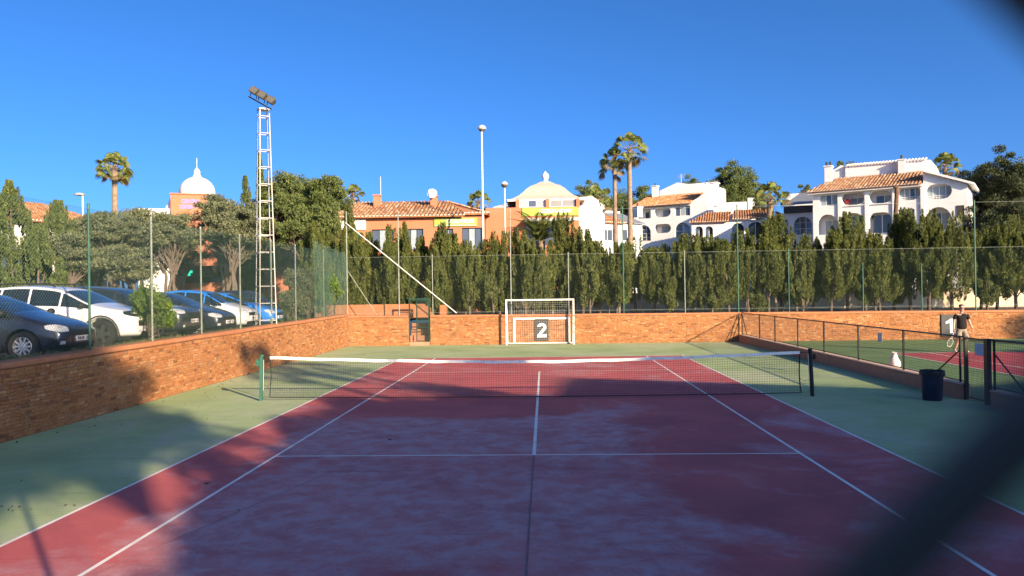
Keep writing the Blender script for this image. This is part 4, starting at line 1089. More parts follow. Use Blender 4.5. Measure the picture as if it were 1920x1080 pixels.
def lamp(u, vtop, Y, label, r, head, group=None):
    t = at(u, vtop, Y); b = Vector((t.x, Y, ZB)); H = t.z-ZB
    o = tag(empty('lamp_post', b), label, 'lamp post', group)
    m = MB(); m.tube([(0, 0, 0), (0, 0, H*.35), (0, 0, H)], [r*1.5, r*1.2, r], 12); m.lathe([(r*2.2, 0), (r*2.2, .05), (r*1.6, .3)], (0, 0, 0), 12); m.build('pole', M_white, o, 'auto')
    if head == 'disc':
        m = MB(); m.lathe([(.05, -.02), (.24, .02), (.26, .10), (.20, .20), (.08, .27), (.02, .28)], (0.02, 0, H), 20); m.build('lamp_head', M_galv, o, 'auto')
        m = MB(); m.lathe([(.20, -.02), (.14, -.10), (.05, -.13)], (0.02, 0, H), 18); m.build('diffuser', M_flood, o, True)
    elif head == 'globe':
        m = MB(); m.lathe([(max(.01, .21*math.sin(PI*i/10)), -.2*math.cos(PI*i/10)) for i in range(6)], (0, 0, H+.12), 18); m.build('diffuser', M_flood, o, True)
        m = MB(); m.lathe([(.215, 0), (.20, .08), (.13, .16), (.03, .2)], (0, 0, H+.125), 18); m.build('lamp_head', M_white, o, True)
    else:
        m = MB(); m.lathe([(.10, 0), (.36, .05), (.38, .10), (.22, .19), (.05, .22)], (-.22, 0, H), 18); m.build('lamp_head', M_galv, o, 'auto')
    return o
lamp(903, 243, 28, 'very tall white lamp post rising above the orange building', .055, 'disc')
lamp(946, 350, 30, 'shorter white lamp post with round head beside the cream roof', .045, 'globe')
lamp(155, 367, 36, 'pale lamp post with flat head in front of the tiled roof at left', .06, 'flat')
# ================================================================== buildings
class Fac:
    """a vertical facade plane measured off the photograph: local x along it, y inward, z up"""
    def __init__(s, uL, YL, uR, YR, name, label, cat='building', z0=ZB-.1, group=None):
        a = at(uL, 500, YL); b = at(uR, 500, YR)
        s.A = Vector((a.x, a.y, 0)); s.B = Vector((b.x, b.y, 0)); d = s.B-s.A; s.W = d.length; s.d = d/s.W
        s.n = Vector((-s.d.y, s.d.x, 0)); s.z0 = z0
        s.root = tag(empty(name, (a.x, a.y, z0), math.atan2(d.y, d.x)), label, cat, group)
    def p(s, u, v, dep=0.0):
        r = ray(u, v); A = s.A+s.n*dep
        t = (A-CAMP).dot(s.n)/r.dot(s.n); q = CAMP+r*t
        return (q-A).dot(s.d), q.z-s.z0
    def rect(s, u0, v0, u1, v1, dep=0.0):
        um, vm = (u0+u1)/2, (v0+v1)/2
        return s.p(u0, vm, dep)[0], s.p(u1, vm, dep)[0], s.p(um, v1, dep)[1], s.p(um, v0, dep)[1]
def rr_(s0, s1, z0, z1, r, cs='tltrbrbl', n=4):
    r = min(r, (s1-s0)/2.01, (z1-z0)/2.01); P = []
    for cx, cz, a0, k in ((s0+r, z0+r, 180, 'bl'), (s1-r, z0+r, 270, 'br'), (s1-r, z1-r, 0, 'tr'), (s0+r, z1-r, 90, 'tl')):
        if k in [cs[i:i+2] for i in range(0, len(cs), 2)]:
            for i in range(n+1): a = R(a0+90*i/n); P.append((cx+r*math.cos(a), cz+r*math.sin(a)))
        else: P.append((s0 if 'l' in k else s1, z0 if 'b' in k else z1))
    return P
def window(par, s0, s1, z0, z1, dep, nx=2, nz=1, fm=None, pane=None, fw=.05, name='window'):
    m = MB(); y0, y1 = dep-.03, dep+.03
    m.box(s0, s1, y0, y1, z0, z0+fw); m.box(s0, s1, y0, y1, z1-fw, z1)
    for i in range(nx+1):
        x = s0+(s1-s0-fw)*i/nx; m.box(x, x+fw, y0+.001, y1-.001, z0+fw, z1-fw)
    for i in range(1, nz):
        z = z0+(z1-z0)*i/nz; m.box(s0+fw, s1-fw, y0+.004, y1-.004, z-fw*.35, z+fw*.35)
    w = m.build(name, fm or M_frame, par)
    for i in range(nx):
        xa = s0+(s1-s0-fw)*i/nx+fw; xb = s0+(s1-s0-fw)*(i+1)/nx
        m = MB(); m.box(xa, xb, dep-.008, dep+.008, z0+fw, z1-fw); m.build('pane', (pane if not isinstance(pane, list) else pane[i % len(pane)]) or M_glass, w)
    return w
def tile_roof(par, poly, up, mat=None, pitch=.24, name='roof', th=.10, ends=True):
    """convex roof polygon (local 3-D points, first edge = eave) covered in barrel tiles"""
    P = [Vector(p) for p in poly]; o = P[0]; ex = (P[1]-P[0]).normalized(); nrm = None
    nn = (P[1]-P[0]).cross(P[2]-P[0]).normalized()
    if nn.z < 0: nn = -nn
    ey = nn.cross(ex).normalized()
    if ey.dot(Vector(up)) < 0: ey = -ey
    q = [((p-o).dot(ex), (p-o).dot(ey)) for p in P]
    base = MB(); n = len(P)
    base.add([p for p in P]+[p-nn*th for p in P], [tuple(range(n)), tuple(range(2*n-1, n-1, -1))]+[(i, (i+1) % n, (i+1) % n+n, i+n) for i in range(n)])
    rf = base.build(name, pm('roof_underlay', (.36, .16, .07), .9, .2, 2), par)
    m = MB(); me_ = MB(); x0 = min(a for a, b in q); x1 = max(a for a, b in q); r0 = random.Random(int(x1*100))
    x = x0+pitch/2; rad = pitch*.36
    while x < x1:
        ys = []
        for i in range(n):
            (xa, ya), (xb, yb) = q[i], q[(i+1) % n]
            if (xa-x)*(xb-x) < 0: ys.append(ya+(yb-ya)*(x-xa)/(xb-xa))
        if len(ys) >= 2:
            ya, yb = min(ys)-.04, max(ys)
            k = max(1, int((yb-ya)/.42)); 
            for i in range(k):
                a, b = ya+(yb-ya)*i/k, ya+(yb-ya)*(i+1)/k+.03
                jx = r0.uniform(-.012, .012); lift = r0.uniform(0, .012)
                ring = []
                for (yy, rr0) in ((a, rad*1.08), (b, rad*.9)):
                    for t in (0, 45, 90, 135, 180):
                        c = o+ex*(x+jx+rr0*math.cos(R(t)))+ey*yy+nn*(rr0*math.sin(R(t))*.9+lift+.004); ring.append(c)
                m.add(ring, [(j, j+1, j+6, j+5) for j in range(4)])
            if ends:
                cc = [o+ex*(x+rad*1.0*math.cos(R(t)))+ey*(ya-.012)+nn*(rad*1.0*math.sin(R(t))*.9) for t in (0, 45, 90, 135, 180)]
                cb = [c+ey*.03 for c in cc]; me_.add(cc+cb, [(0, 1, 2, 3, 4)]+[(j, j+1, j+6, j+5) for j in range(4)])
        x += pitch
    stuff(m.build('roof_tiles', mat or M_tile, rf))
    if ends and me_.v: stuff(me_.build('eave_tile_ends', M_tileend, rf))
    return rf
def chimney(par, x, y, z0, z1, w, mat, pots=0, cap=None):
    m = MB(); m.bevbox(x-w/2, x+w/2, y-w/2, y+w/2, z0, z1, .02); c = m.build('chimney', mat, par)
    m = MB(); m.bevbox(x-w*.62, x+w*.62, y-w*.62, y+w*.62, z1-.12, z1-.02, .02); m.build('chimney_cap', cap or mat, c)
    for i in range(pots):
        m = MB(); m.tube([(x+(i-(pots-1)/2)*w*.5, y, z1), (x+(i-(pots-1)/2)*w*.5, y, z1+.35)], .10, 10); m.build('chimney_pot', M_dark, c)
    return c
def solveY(u, v, z):
    r = ray(u, v); return CAMP.y+r.y*((z-CAMP.z)/r.z)

# ---- long orange building with hipped tile roof
F = Fac(639, 31, 909, 31.2, 'orange_building', 'long orange building with hipped clay tile roof behind the cypresses')
rt = F.root; ze = F.p(760, 403)[1]; W = F.W; D = 8.0
wins = [F.rect(697, 430, 738, 470), F.rect(757, 429, 794, 470), F.rect(866, 427, 904, 470), F.rect(828, 429, 850, 470), F.rect(648, 437, 676, 470)]
m = MB(); m.plate([(0, 0), (W, 0), (W, ze), (0, ze)], [[(a, c), (b, c), (b, d), (a, d)] for a, b, c, d in wins], 0, .3)
m.box(0, .3, .301, D, 0, ze-.01); m.box(W-.3, W, .301, D, 0, ze-.01); m.box(.3, W-.3, D-.3, D, 0, ze-.01); m.build('wall', M_orange, rt)
for a, b, c, d in wins: window(rt, a, b, c, d, .16, 3, 1, M_dkframe, [M_glass, M_curtain, M_glass])
sR = F.p(872, 404)[0]
ov = .45; zr = F.p(750, 379, D/2)[1]; sl = F.p(659, 380, D/2)[0]; sh_ = F.p(836, 378, D/2)[0]
tile_roof(rt, [(-.5, -ov, ze-.1), (sR, -ov, ze-.1), (sh_, D/2, zr), (sl, D/2, zr)], (0, 1, 0), M_tile2)
tile_roof(rt, [(sR+.05, -ov*.6, ze+.02), (W+.25, -ov*.6, ze+.02), (W+.3, D*.35, ze+.06), (sh_+.1, D/2, zr)], (-.3, 1, .3), M_tile2)
tile_roof(rt, [(W+.35, -ov*.6, ze), (W+.35, D, ze), (sh_+.05, D/2, zr)], (-1, 0, 0), M_tile2, ends=False)
tile_roof(rt, [(W+.3, D, ze), (-.5, D, ze), (sl, D/2, zr), (sh_, D/2, zr)], (0, -1, 0), M_tile2, ends=False)
tile_roof(rt, [(-.55, D, ze), (-.55, -ov, ze-.1), (sl, D/2, zr)], (1, 0, 0), M_tile2, ends=False)
a, b, c, d = F.rect(701, 365, 713, 384, 2.6); chimney(rt, (a+b)/2, 2.6, c-.4, d, b-a, M_orange)
a, b, c, d = F.rect(807, 365, 820, 382, 2.6); ch = chimney(rt, (a+b)/2, 2.6, c-.4, d-.05, b-a, M_orange)
m = MB(); m.lathe([(max(.01, .34*math.sin(PI*i/10)), -.1*math.cos(PI*i/10)) for i in range(6)], (0, 0, 0), 16, Matrix.Translation(((a+b)/2-.05, 2.05, d+.02)) @ Matrix.Rotation(R(70), 4, 'X')); m.build('satellite_dish', M_wwall, rt)
s_, z_ = F.p(714, 376, 3); zt_ = F.p(714, 331, 3)[1]; m = MB(); m.tube([(s_, 3, z_-.8), (s_, 3, zt_)], .025, 6); m.build('antenna_mast', M_galv, rt)
def banner(F, u0, v0, u1, v1, dep, mat, label, txt, tmat, tsx=1.0, lines=1, fit=.60):
    a, b, c, d = F.rect(u0, v0, u1, v1, dep)
    o = tag(empty('banner', F.root.matrix_basis @ Vector(((a+b)/2, dep, (c+d)/2)), F.root.rotation_euler.z), label, 'sign')
    m = MB(); m.bevbox(-(b-a)/2, (b-a)/2, -.02, .02, -(d-c)/2, (d-c)/2, .006); m.build('panel', mat, o)
    return o, b-a, d-c
bpy.context.view_layer.update()
bn_, bw, bh = banner(F, 814, 408.5, 895, 424.5, -.06, M_sign, 'lime green banner with pale lettering under the orange building’s eaves', None, None)
t_ = text_mesh('lettering', 'CORIANDER', bh*.62, M_signtxt, bn_, Matrix.Translation((bw*.12, -.024, bh*.08)) @ STAND, bold=.012)
t_.scale.x = bw*.66/max(.01, t_.dimensions.x)
m = MB(); m.box(-bw*.46, bw*.46, -.024, -.021, -bh*.40, -bh*.32); m.build('stripe', M_signtxt, bn_)
m = MB(); m.lathe([(bh*.30, 0), (bh*.30, .006)], n=12, M=Matrix.Translation((-bw*.37, -.021, 0)) @ Matrix.Rotation(PI/2, 4, 'X')); m.build('emblem', pm('banner_olive', (.30, .33, .05), .6, .1, 4), bn_)
bn_, bw, bh = banner(F, 638, 411, 686, 431, -.07, M_wwall, 'plain white banner at the left end of the orange building', None, None)
m = MB(); m.box(-bw*.1, bw*.38, -.026, -.021, -bh*.12, bh*.02); m.build('faded_line', pm('faded_print', (.60, .50, .50), .8, .1, 4), bn_)

# ---- pavilion with cream pagoda roof
F = Fac(912, 32.5, 1087, 32.5, 'pavilion_building', 'orange pavilion with flared cream roof and pointed finial')
rt = F.root; W = F.W; D = 7.0
zt = F.p(1000, 388.5)[1]; ztop = F.p(1022, 371)[1]
a, b, c, d = F.rect(985, 412, 1060, 460)
m = MB(); m.plate([(0, 0), (W, 0), (W, zt), (0, zt)], [[(a, c), (b, c), (b, d), (a, d)]], 0, .3); m.box(0, W, .301, D, 0, zt-.02); m.build('wall', M_orange, rt)
window(rt, a, b, c, d, .16, 4, 1, M_dkframe, [M_glass, M_dark])
s0 = F.p(968, 380, .6)[0]; s1 = F.p(1083, 380, .6)[0]
m = MB(); m.box(s0, s1, .9, D-.4, zt, ztop); m.build('upper_core', M_orange, rt)
for u in (968, 1024, 1081):
    x = F.p(u+2.5, 380, .6)[0]; m = MB(); m.bevbox(x-.12, x+.12, .5, .89, zt, ztop, .01); m.build('column', M_orange, rt)
for u0, u1, pa in ((974, 1022, [M_curtain, M_glass, M_curtain]), (1030, 1078, [pm('grey_blind', (.22, .22, .23), .7, .1, 3)]*2)):
    a, b, c, d = F.rect(u0, 373, u1, 387.5, .7); window(rt, a, b, zt+.05, ztop-.04, .72, len(pa), 1, M_frame, pa)
m = MB(); x0 = F.p(953, 380, .6)[0]; m.box(x0, s0-.01, 1.6, D-.5, zt, ztop-.05); m.build('terrace_shade', M_dark, rt)  # solid dark block: shade under the roof is put into its colour
cx = F.p(1023, 360, D/2)[0]; cy = D/2
prof = []
for u, v in ((1097, 369), (1086, 367), (1075, 363), (1066, 357), (1059, 351), (1051, 346.5), (1040, 343.5), (1031, 340)):
    s_, z_ = F.p(u, v, D/2*(.0+1.0)*(1-(u-1023)/73*.9)); prof.append((abs(s_-cx), z_))
m = MB(); k = 0
ds = .92
for hw, z in prof:
    for sx, sy in ((-1, -1), (0, -1), (1, -1), (1, 0), (1, 1), (0, 1), (-1, 1), (-1, 0)): m.v.append((cx+sx*hw, cy+sy*min(hw*ds+.0, 9), z))
for i in range(len(prof)-1):
    for j in range(8): m.f.append((i*8+j, i*8+(j+1) % 8, (i+1)*8+(j+1) % 8, (i+1)*8+j))
m.f.append(tuple(reversed(range(8)))); m.f.append(tuple((len(prof)-1)*8+j for j in range(8)))
rf = m.build('roof', M_cream, rt)
m = MB(); hw = prof[0][0]
for sgn in (-1, 1): m.box(cx-hw, cx+hw, cy+sgn*hw*ds-.06, cy+sgn*hw*ds+.06, prof[0][1]-.12, prof[0][1]+.02); m.box(cx+sgn*hw-.06, cx+sgn*hw+.06, cy-hw*ds+.061, cy+hw*ds-.061, prof[0][1]-.12, prof[0][1]+.02)
m.build('eave_fascia', M_wwall, rf)
zb_ = prof[-1][1]; zf = F.p(1024, 321, D/2)[1]; h = zf-zb_
m = MB(); m.lathe([(.24, -.1), (.20, .0), (.17, h*.25), (.22, h*.38), (.26, h*.55), (.20, h*.72), (.10, h*.85), (.03, h)], (cx, cy, zb_), 16); m.build('finial', M_wwall, rf, True)
bpy.context.view_layer.update()
bn_, bw, bh = banner(F, 979, 389.5, 1085, 404.5, -.05, M_sign, 'lime green banner with pale lettering across the pavilion front', None, None)
t_ = text_mesh('lettering', 'CORIANDER', bh*.62, M_signtxt, bn_, Matrix.Translation((bw*.08, -.024, bh*.06)) @ STAND, bold=.012); t_.scale.x = bw*.58/max(.01, t_.dimensions.x)
m = MB(); m.lathe([(bh*.30, 0), (bh*.30, .006)], n=12, M=Matrix.Translation((-bw*.38, -.021, 0)) @ Matrix.Rotation(PI/2, 4, 'X')); m.build('emblem', MATS['banner_olive'], bn_)
m = MB(); a = F.rect(984, 406, 1086, 412, -.8); m.add([(a[0], -1.2, a[2]-.1), (a[1], -1.2, a[2]-.1), (a[1], -.005, a[3]), (a[0], -.005, a[3])], [(0, 1, 2, 3)]); m.add([(a[0], -1.2, a[2]-.13), (a[1], -1.2, a[2]-.13), (a[1], -.005, a[3]-.03), (a[0], -.005, a[3]-.03)], [(0, 1, 2, 3)]); m.build('awning', M_wwall, rt)

# ---- white house right of the pavilion
F = Fac(1086, 36, 1135, 40, 'white_house', 'plain white gabled house end right of the pavilion')
rt = F.root; W = F.W
z1 = F.p(1088, 376)[1]; z2 = F.p(1112, 368)[1]; z3 = F.p(1134, 384)[1]
m = MB(); m.plate([(0, 0), (W, 0), (W, z3), (W*.5, z2), (0, z1)], [], 0, 7); m.build('wall', M_wwall, rt)
F = Fac(1108, 52, 1205, 56, 'white_house', 'white house with low tile roof and chimneys behind the twin palms')
rt = F.root; W = F.W; z1 = F.p(1160, 388)[1]; ze = F.p(1160, 418)[1]
m = MB(); m.box(0, W, 3, 10, 0, z1); m.build('wall', M_wwall, rt)
a = F.rect(1130, 430, 1150, 452); b = F.rect(1168, 430, 1188, 452)
m = MB(); m.plate([(0, 0), (W, 0), (W, ze), (0, ze)], [[(a[0], a[2]), (a[1], a[2]), (a[1], a[3]), (a[0], a[3])], [(b[0], b[2]), (b[1], b[2]), (b[1], b[3]), (b[0], b[3])]], 0, .25); m.build('front_wall', M_wwall, rt)
for q in (a, b): window(rt, *q, .12, 2)
tile_roof(rt, [(-.2, -.4, ze), (W*.62, -.4, ze), (W*.62, 2.99, F.p(1160, 402, 3)[1]), (-.2+1.5, 2.99, F.p(1160, 402, 3)[1])], (0, 1, 0))
m = MB(); m.add([(W*.62+.05, -.4, ze), (W+.2, -.4, ze), (W+.2, 2.99, F.p(1160, 400, 3)[1]), (W*.62+.05, 2.99, F.p(1160, 400, 3)[1])], [(0, 1, 2, 3)]); m.build('dark_awning', M_slate, rt)
s_, z_ = F.p(1203, 376, 5); chimney(rt, s_-.6, 5, z1-.2, z1+.9, .7, M_wwall, 1)

# ---- white apartment block with arcaded balconies (centre right)
YA = 84
zE = at(1190, 388, YA).z; YR_ = solveY(1297, 380, zE)
F = Fac(1190, YA, 1298, max(YR_, 70), 'apartment_block', 'two-storey white apartment block with clay roof right of the twin palms')
rt = F.root; W = F.W; ze = F.p(1240, 384.5)[1]
ups = [F.rect(1193.5, 392, 1220, 410), F.rect(1226, 388.5, 1257.5, 407), F.rect(1265, 386, 1294, 405)]
los = [F.rect(1193.5, 422, 1220, 452), F.rect(1226, 420, 1258, 437), F.rect(1265, 418, 1294, 446)]
hol = [rr_(*ups[0], .1), rr_(*ups[1], .9), rr_(*ups[2], .12), rr_(*los[0], 1.0, 'tltr'), rr_(*los[1], 1.0), rr_(*los[2], 1.0, 'tltr')]
m = MB(); m.plate([(0, 0), (W, 0), (W, ze), (0, ze)], hol, 0, .35); m.build('facade', M_wwall, rt)
m = MB(); m.box(.01, W-.01, 1.1, 1.4, 0, ze-.02); m.box(0, .3, .351, 12, 0, ze-.01); m.build('inner_wall', M_wwall, rt)
for z in (ups[0][2]-.35, los[0][2]-.35, ze-.3): m = MB(); m.box(.31, W-.31, .352, 1.099, z, z+.25); m.build('floor_slab', M_wwall, rt)
for u in (1223, 1261): x = F.p(u, 400)[0]; m = MB(); m.box(x-.15, x+.15, .353, 1.098, 0, ze-.31); m.build('partition', M_wwall, rt)
def inset(q, f0, f1, g0, g1): return (q[0]+(q[1]-q[0])*f0, q[0]+(q[1]-q[0])*f1, q[2]+(q[3]-q[2])*g0, q[2]+(q[3]-q[2])*g1)
window(rt, *inset(ups[0], .4, 1.0, 0, .75), 1.07, 2, 1, None, [M_glass, M_curtain]); window(rt, *inset(ups[1], .35, 1.0, .05, .8), 1.07, 2, 1, None, [M_curtain, M_glass])
window(rt, *inset(ups[2], .02, .98, .0, 1), .18, 3, 1, None, [M_glass, M_curtain, M_glass]); window(rt, *inset(los[0], .02, .98, 0, .95), .3, 3, 4, None, [M_glass])
window(rt, *inset(los[1], .3, 1.0, 0, .8), 1.07, 2, 1, None, [M_curtain]); window(rt, *inset(los[2], .02, .98, 0, .93), .3, 2, 2, None, [M_glass, M_curtain])
D = 6.0; s2, zr = F.p(1214, 371, D)[0], F.p(1260, 366, D)[1]; s3 = F.p(1318, 364, D)[0]
tile_roof(rt, [(-.4, -.5, ze-.05), (W+.1, -.5, ze-.05), (s3, D, zr), (s2, D, zr)], (0, 1, 0), M_tile, .3)
# tall white party wall and upper terrace
s4 = F.p(1340, 380, 3)[0]
m = MB(); m.plate([(W+.01, 0), (s4, 0), (s4, F.p(1340, 345)[1]), (F.p(1324, 345)[0], F.p(1324, 342)[1]), (F.p(1323, 355)[0], F.p(1323, 362)[1]), (W+.01, ze+.2)], [], .1, 8); m.build('party_wall', M_wwall, rt)
z5 = F.p(1280, 346, D+.3)[1]; s5 = F.p(1237, 360, D+.3)[0]; sp = F.p(1270, 342, D+.3)[0]; s6 = F.p(1323, 350, D+.3)[0]
m = MB(); m.plate([(s5, ze), (s6, ze), (s6, z5), (sp+1.5, z5), (sp, F.p(1272, 342, D+.3)[1]), (s5, F.p(1237, 358, D+.3)[1])], [], D+.3, D+5); m.build('terrace_wall', M_wwall, rt)
s_, z_ = F.p(1230.5, 349, D); chimney(rt, s_, D-.4, zr-1.5, z_, .75, M_wwall, 1)
s_, z_ = F.p(1331, 341, 2); chimney(rt, s_, 3.0, z_-3, z_, 1.3, M_wwall, 3)
s_, z_ = F.p(1277, 326, D+1); m = MB(); m.tube([(s_, D+1, z5-.3), (s_, D+1, z_)], .03, 6)
for k in range(3): m.tube([(s_-.5, D+1, z_-.15-.2*k), (s_+.5, D+1, z_-.15-.2*k)], .02, 5)
m.build('television_antenna', M_galv, rt)
# ---- low house between the blocks
F = Fac(1298, 72, 1445, 70, 'low_house', 'low white house with two clay roofs between the white blocks')
rt = F.root; W = F.W; ze = F.p(1360, 414)[1]
ar = [F.rect(1303, 424, 1318, 450), F.rect(1322, 424, 1337, 450), F.rect(1372, 418, 1395, 450), F.rect(1402, 416, 1432, 450)]
m = MB(); m.plate([(0, 0), (W, 0), (W, ze), (0, ze)], [rr_(*q, .8, 'tltr') for q in ar], 0, .3); m.build('wall', M_wwall, rt)
for q in ar: window(rt, q[0]-.02, q[1]+.02, q[2], q[3]+.02, .36, 2, 1, None, [M_glass, M_dark])
m = MB(); m.box(.01, W, .5, 9, 0, ze-.02); m.build('core', M_wwall, rt)
sm_ = F.p(1366, 405)[0]
tile_roof(rt, [(-.3, -.5, ze-.05), (sm_, -.5, ze-.05), (sm_+.3, 4.0, F.p(1366, 397, 4)[1]), (F.p(1325, 398, 4)[0], 4.0, F.p(1366, 397, 4)[1])], (0, 1, 0), M_tile, .28)
tile_roof(rt, [(sm_+.35, -.5, ze+.15), (W, -.5, ze+.15), (W, 4.2, F.p(1400, 393, 4)[1]), (sm_+.6, 4.2, F.p(1400, 393, 4)[1])], (0, 1, 0), M_tile, .28)
z7 = F.p(1380, 379, 5)[1]; s7 = F.p(1345, 380, 5)[0]; s8 = F.p(1402, 380, 5)[0]
m = MB(); m.box(s7, s8, 5, 9.5, ze, z7); m.box(s8+.01, F.p(1416, 380, 5)[0], 4.9, 9.4, ze, F.p(1408, 371, 5)[1]); m.build('upper_wall', M_wwall, rt)
# ---- grey-roofed hall left of the big block
F = Fac(1440, 62, 1532, 60, 'grey_roofed_hall', 'white house with slate grey roof beside the large white block')
rt = F.root; W = F.W; ze = F.p(1500, 398)[1]
q = F.rect(1488, 406, 1522, 440); q2 = F.rect(1450, 406, 1478, 440)
m = MB(); m.plate([(0, 0), (W, 0), (W, ze), (0, ze)], [rr_(*q, .9, 'tltr'), rr_(*q2, .9, 'tltr')], 0, .3); m.build('wall', M_wwall, rt)
window(rt, q[0]-.02, q[1]+.02, q[2], q[3]+.02, .36, 3, 3, None, [M_glass]); window(rt, q2[0]-.02, q2[1]+.02, q2[2], q2[3]+.02, .36, 3, 3, None, [M_glass])
m = MB(); m.box(.01, W, .5, 9, 0, ze-.02); m.build('core', M_wwall, rt)
m = MB(); zt_ = F.p(1500, 362, 5)[1]; m.add([(F.p(1468, 390)[0], -.4, F.p(1468, 386)[1]), (W, -.4, F.p(1500, 384)[1]), (W, 5, zt_), (F.p(1500, 362, 5)[0], 5, zt_)], [(0, 1, 2, 3)]); m.build('roof', M_slate, rt)
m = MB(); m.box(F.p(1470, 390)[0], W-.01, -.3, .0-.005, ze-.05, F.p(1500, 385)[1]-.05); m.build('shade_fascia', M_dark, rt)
m = MB(); m.box(F.p(1475, 370, 6)[0], W, 6, 8, ze, F.p(1490, 363, 6)[1]); m.build('rear_wall', M_wwall, rt)
s_, z_ = F.p(1507, 356, 6.5); m = MB(); m.bevbox(s_-.3, s_+.3, 6.2, 6.8, z_-.9, z_, .03); m.build('vent', M_dark, rt)

# ---- large white apartment block with arches (right)
YB = 50
zE = at(1527, 359, YB).z; YR_ = solveY(1731, 342.5, zE)
a1 = at(1527, 500, YB); a2 = at(1731, 500, YR_); dd = Vector((a2.x-a1.x, a2.y-a1.y)); 
# extend the facade line to u = 1816
r_ = ray(1816, 500); t_ = ((a1.x-CAMP.x)*dd.y-(a1.y-CAMP.y)*dd.x)/(r_.x*dd.y-r_.y*dd.x); YE = CAMP.y+r_.y*t_
F = Fac(1526, YB, 1816, YE, 'apartment_block', 'large two-storey white apartment block with arches and clay roof at the right')
rt = F.root; W = F.W; ze = F.p(1600, 354)[1]; sg_ = F.p(1731, 340)[0]
U = [F.rect(1536, 365, 1571, 386), F.rect(1578, 359, 1620, 384.5), F.rect(1630, 356, 1671, 381), F.rect(1685, 350, 1725, 375), F.rect(1736, 345, 1785, 373)]
Lo = [F.rect(1532, 402, 1571, 440), F.rect(1577, 399, 1622, 440), F.rect(1629, 398, 1672, 440), F.rect(1683, 391.5, 1715, 413), F.rect(1735, 388, 1784, 432)]
hol = [rr_(*U[0], .1), rr_(*U[1], .7), rr_(*U[2], .5), rr_(*U[3], .5), rr_(*U[4], .7), rr_(*Lo[0], 1.2, 'tltr'), rr_(*Lo[1], 1.2, 'tltr'), rr_(*Lo[2], .6, 'tltr'), rr_(*Lo[3], .15), rr_(*Lo[4], 1.3, 'tltr')]
zg = F.p(1731, 322)[1]; zg2 = F.p(1816, 345)[1]
m = MB(); m.plate([(0, 0), (W, 0), (W, zg2), (sg_, zg), (sg_, ze), (0, ze)], hol, 0, .35); m.build('facade', M_wwall, rt)
m = MB(); m.plate([(sg_-.1, zg+.02), (sg_-.1, zg+.2), (W+.5, zg2+.06), (W+.5, zg2-.12)], [], -.35, 6); m.build('gable_coping', M_wwall, rt)
m = MB(); m.box(.02, W-.02, 1.1, 1.4, 0, ze-.02); m.box(0, .3, .351, 12, 0, ze-.01); m.box(W-.3, W, .351, 9, 0, zg2-.12); m.box(sg_, W-.301, 1.41, 9, 0, zg2-.2); m.build('inner_wall', M_wwall, rt)
for z in (U[1][2]-.3, Lo[0][2]-.3, ze-.32): m = MB(); m.box(.31, W-.31, .352, 1.099, z, z+.25); m.build('floor_slab', M_wwall, rt)
for u in (1574.5, 1625, 1677, 1730): x = F.p(u, 380)[0]; m = MB(); m.box(x-.14, x+.14, .353, 1.098, 0, ze-.33); m.build('partition', M_wwall, rt)
for u in (1574.5, 1625, 1677, 1730): x = F.p(u, 380)[0]; m = MB(); m.bevbox(x-.16, x+.16, -.12, -.002, 0, ze-.25, .02); m.build('pilaster', M_wwall, rt)
window(rt, *inset(U[0], .02, .98, .0, 1), .18, 3, 1, None, [M_curtain, M_glass, M_curtain]); window(rt, *inset(U[1], .25, .95, -.05, .62), 1.07, 2, 1, None, [M_curtain])
window(rt, *inset(U[2], .2, 1.0, -.05, .7), 1.07, 2, 1, None, [M_glass, M_curtain]); window(rt, U[3][0]-.02, U[3][1]+.02, U[3][2]-.02, U[3][3]+.02, .4, 4, 1, None, [M_curtain, M_curtain, M_glass])
window(rt, U[4][0]-.02, U[4][1]+.02, U[4][2]-.02, U[4][3]+.02, .4, 4, 1, None, [M_curtain]); window(rt, *inset(Lo[0], .25, .95, 0, .75), 1.07, 2, 1, None, [M_curtain]); window(rt, *inset(Lo[1], .1, .95, 0, .9), 1.07, 2, 1, None, [M_glass])
window(rt, *inset(Lo[2], .02, .98, 0, .95), 1.07, 2, 1, None, [M_glass]); window(rt, *inset(Lo[3], .0, 1, 0, 1), .18, 3, 2, None, [M_glass]); window(rt, *inset(Lo[4], .25, .9, 0, .8), 1.07, 2, 1, None, [M_glass, M_curtain])
for q in (U[3], U[4], U[0]):
    m = MB()
    for t in (.12, .24): m.tube([(q[0]+.05, .28, q[2]+(q[3]-q[2])*t), (q[1]-.05, .28, q[2]+(q[3]-q[2])*t)], .022, 5)
    for k in range(9): x = q[0]+.1+(q[1]-q[0]-.2)*k/8; m.tube([(x, .28, q[2]+.02), (x, .28, q[2]+(q[3]-q[2])*.24)], .014, 4)
    stuff(m.build('railing', M_frame, rt))
for q in (U[1], U[2], Lo[3]):
    m = MB(); m.bevbox(q[0]-.05, q[1]+.05, -.10, -.003, q[2]-.10, q[2]-.02, .02); m.build('sill', M_wwall, rt)
m = MB(); m.lathe([(.12, 0), (.17, .25), (.12, .25)], (U[1][0]+.35, .6, U[1][2]-.05), 10); m.build('flower_pot', M_terra, rt)
m = MB(); m.lathe([(.05, .2), (.26, .35), (.28, .5), (.1, .65)], (U[1][0]+.35, .6, U[1][2]-.05), 9); m.build('red_flowers', pm('red_petals', (.40, .05, .06), .8, .4, 12), rt)
m = MB(); q = F.rect(1794, 385, 1808, 407); window(rt, *q, -.02, 1, 1, M_dkframe, [M_dark])
D = 4.0; zr = F.p(1640, 329, D)[1]
tile_roof(rt, [(-.4, -.6, ze-.06), (sg_-.05, -.6, ze-.06), (F.p(1731, 322, D)[0], D, zr), (F.p(1560, 336, D)[0], D, zr)], (0, 1, 0), M_tile2, .26)
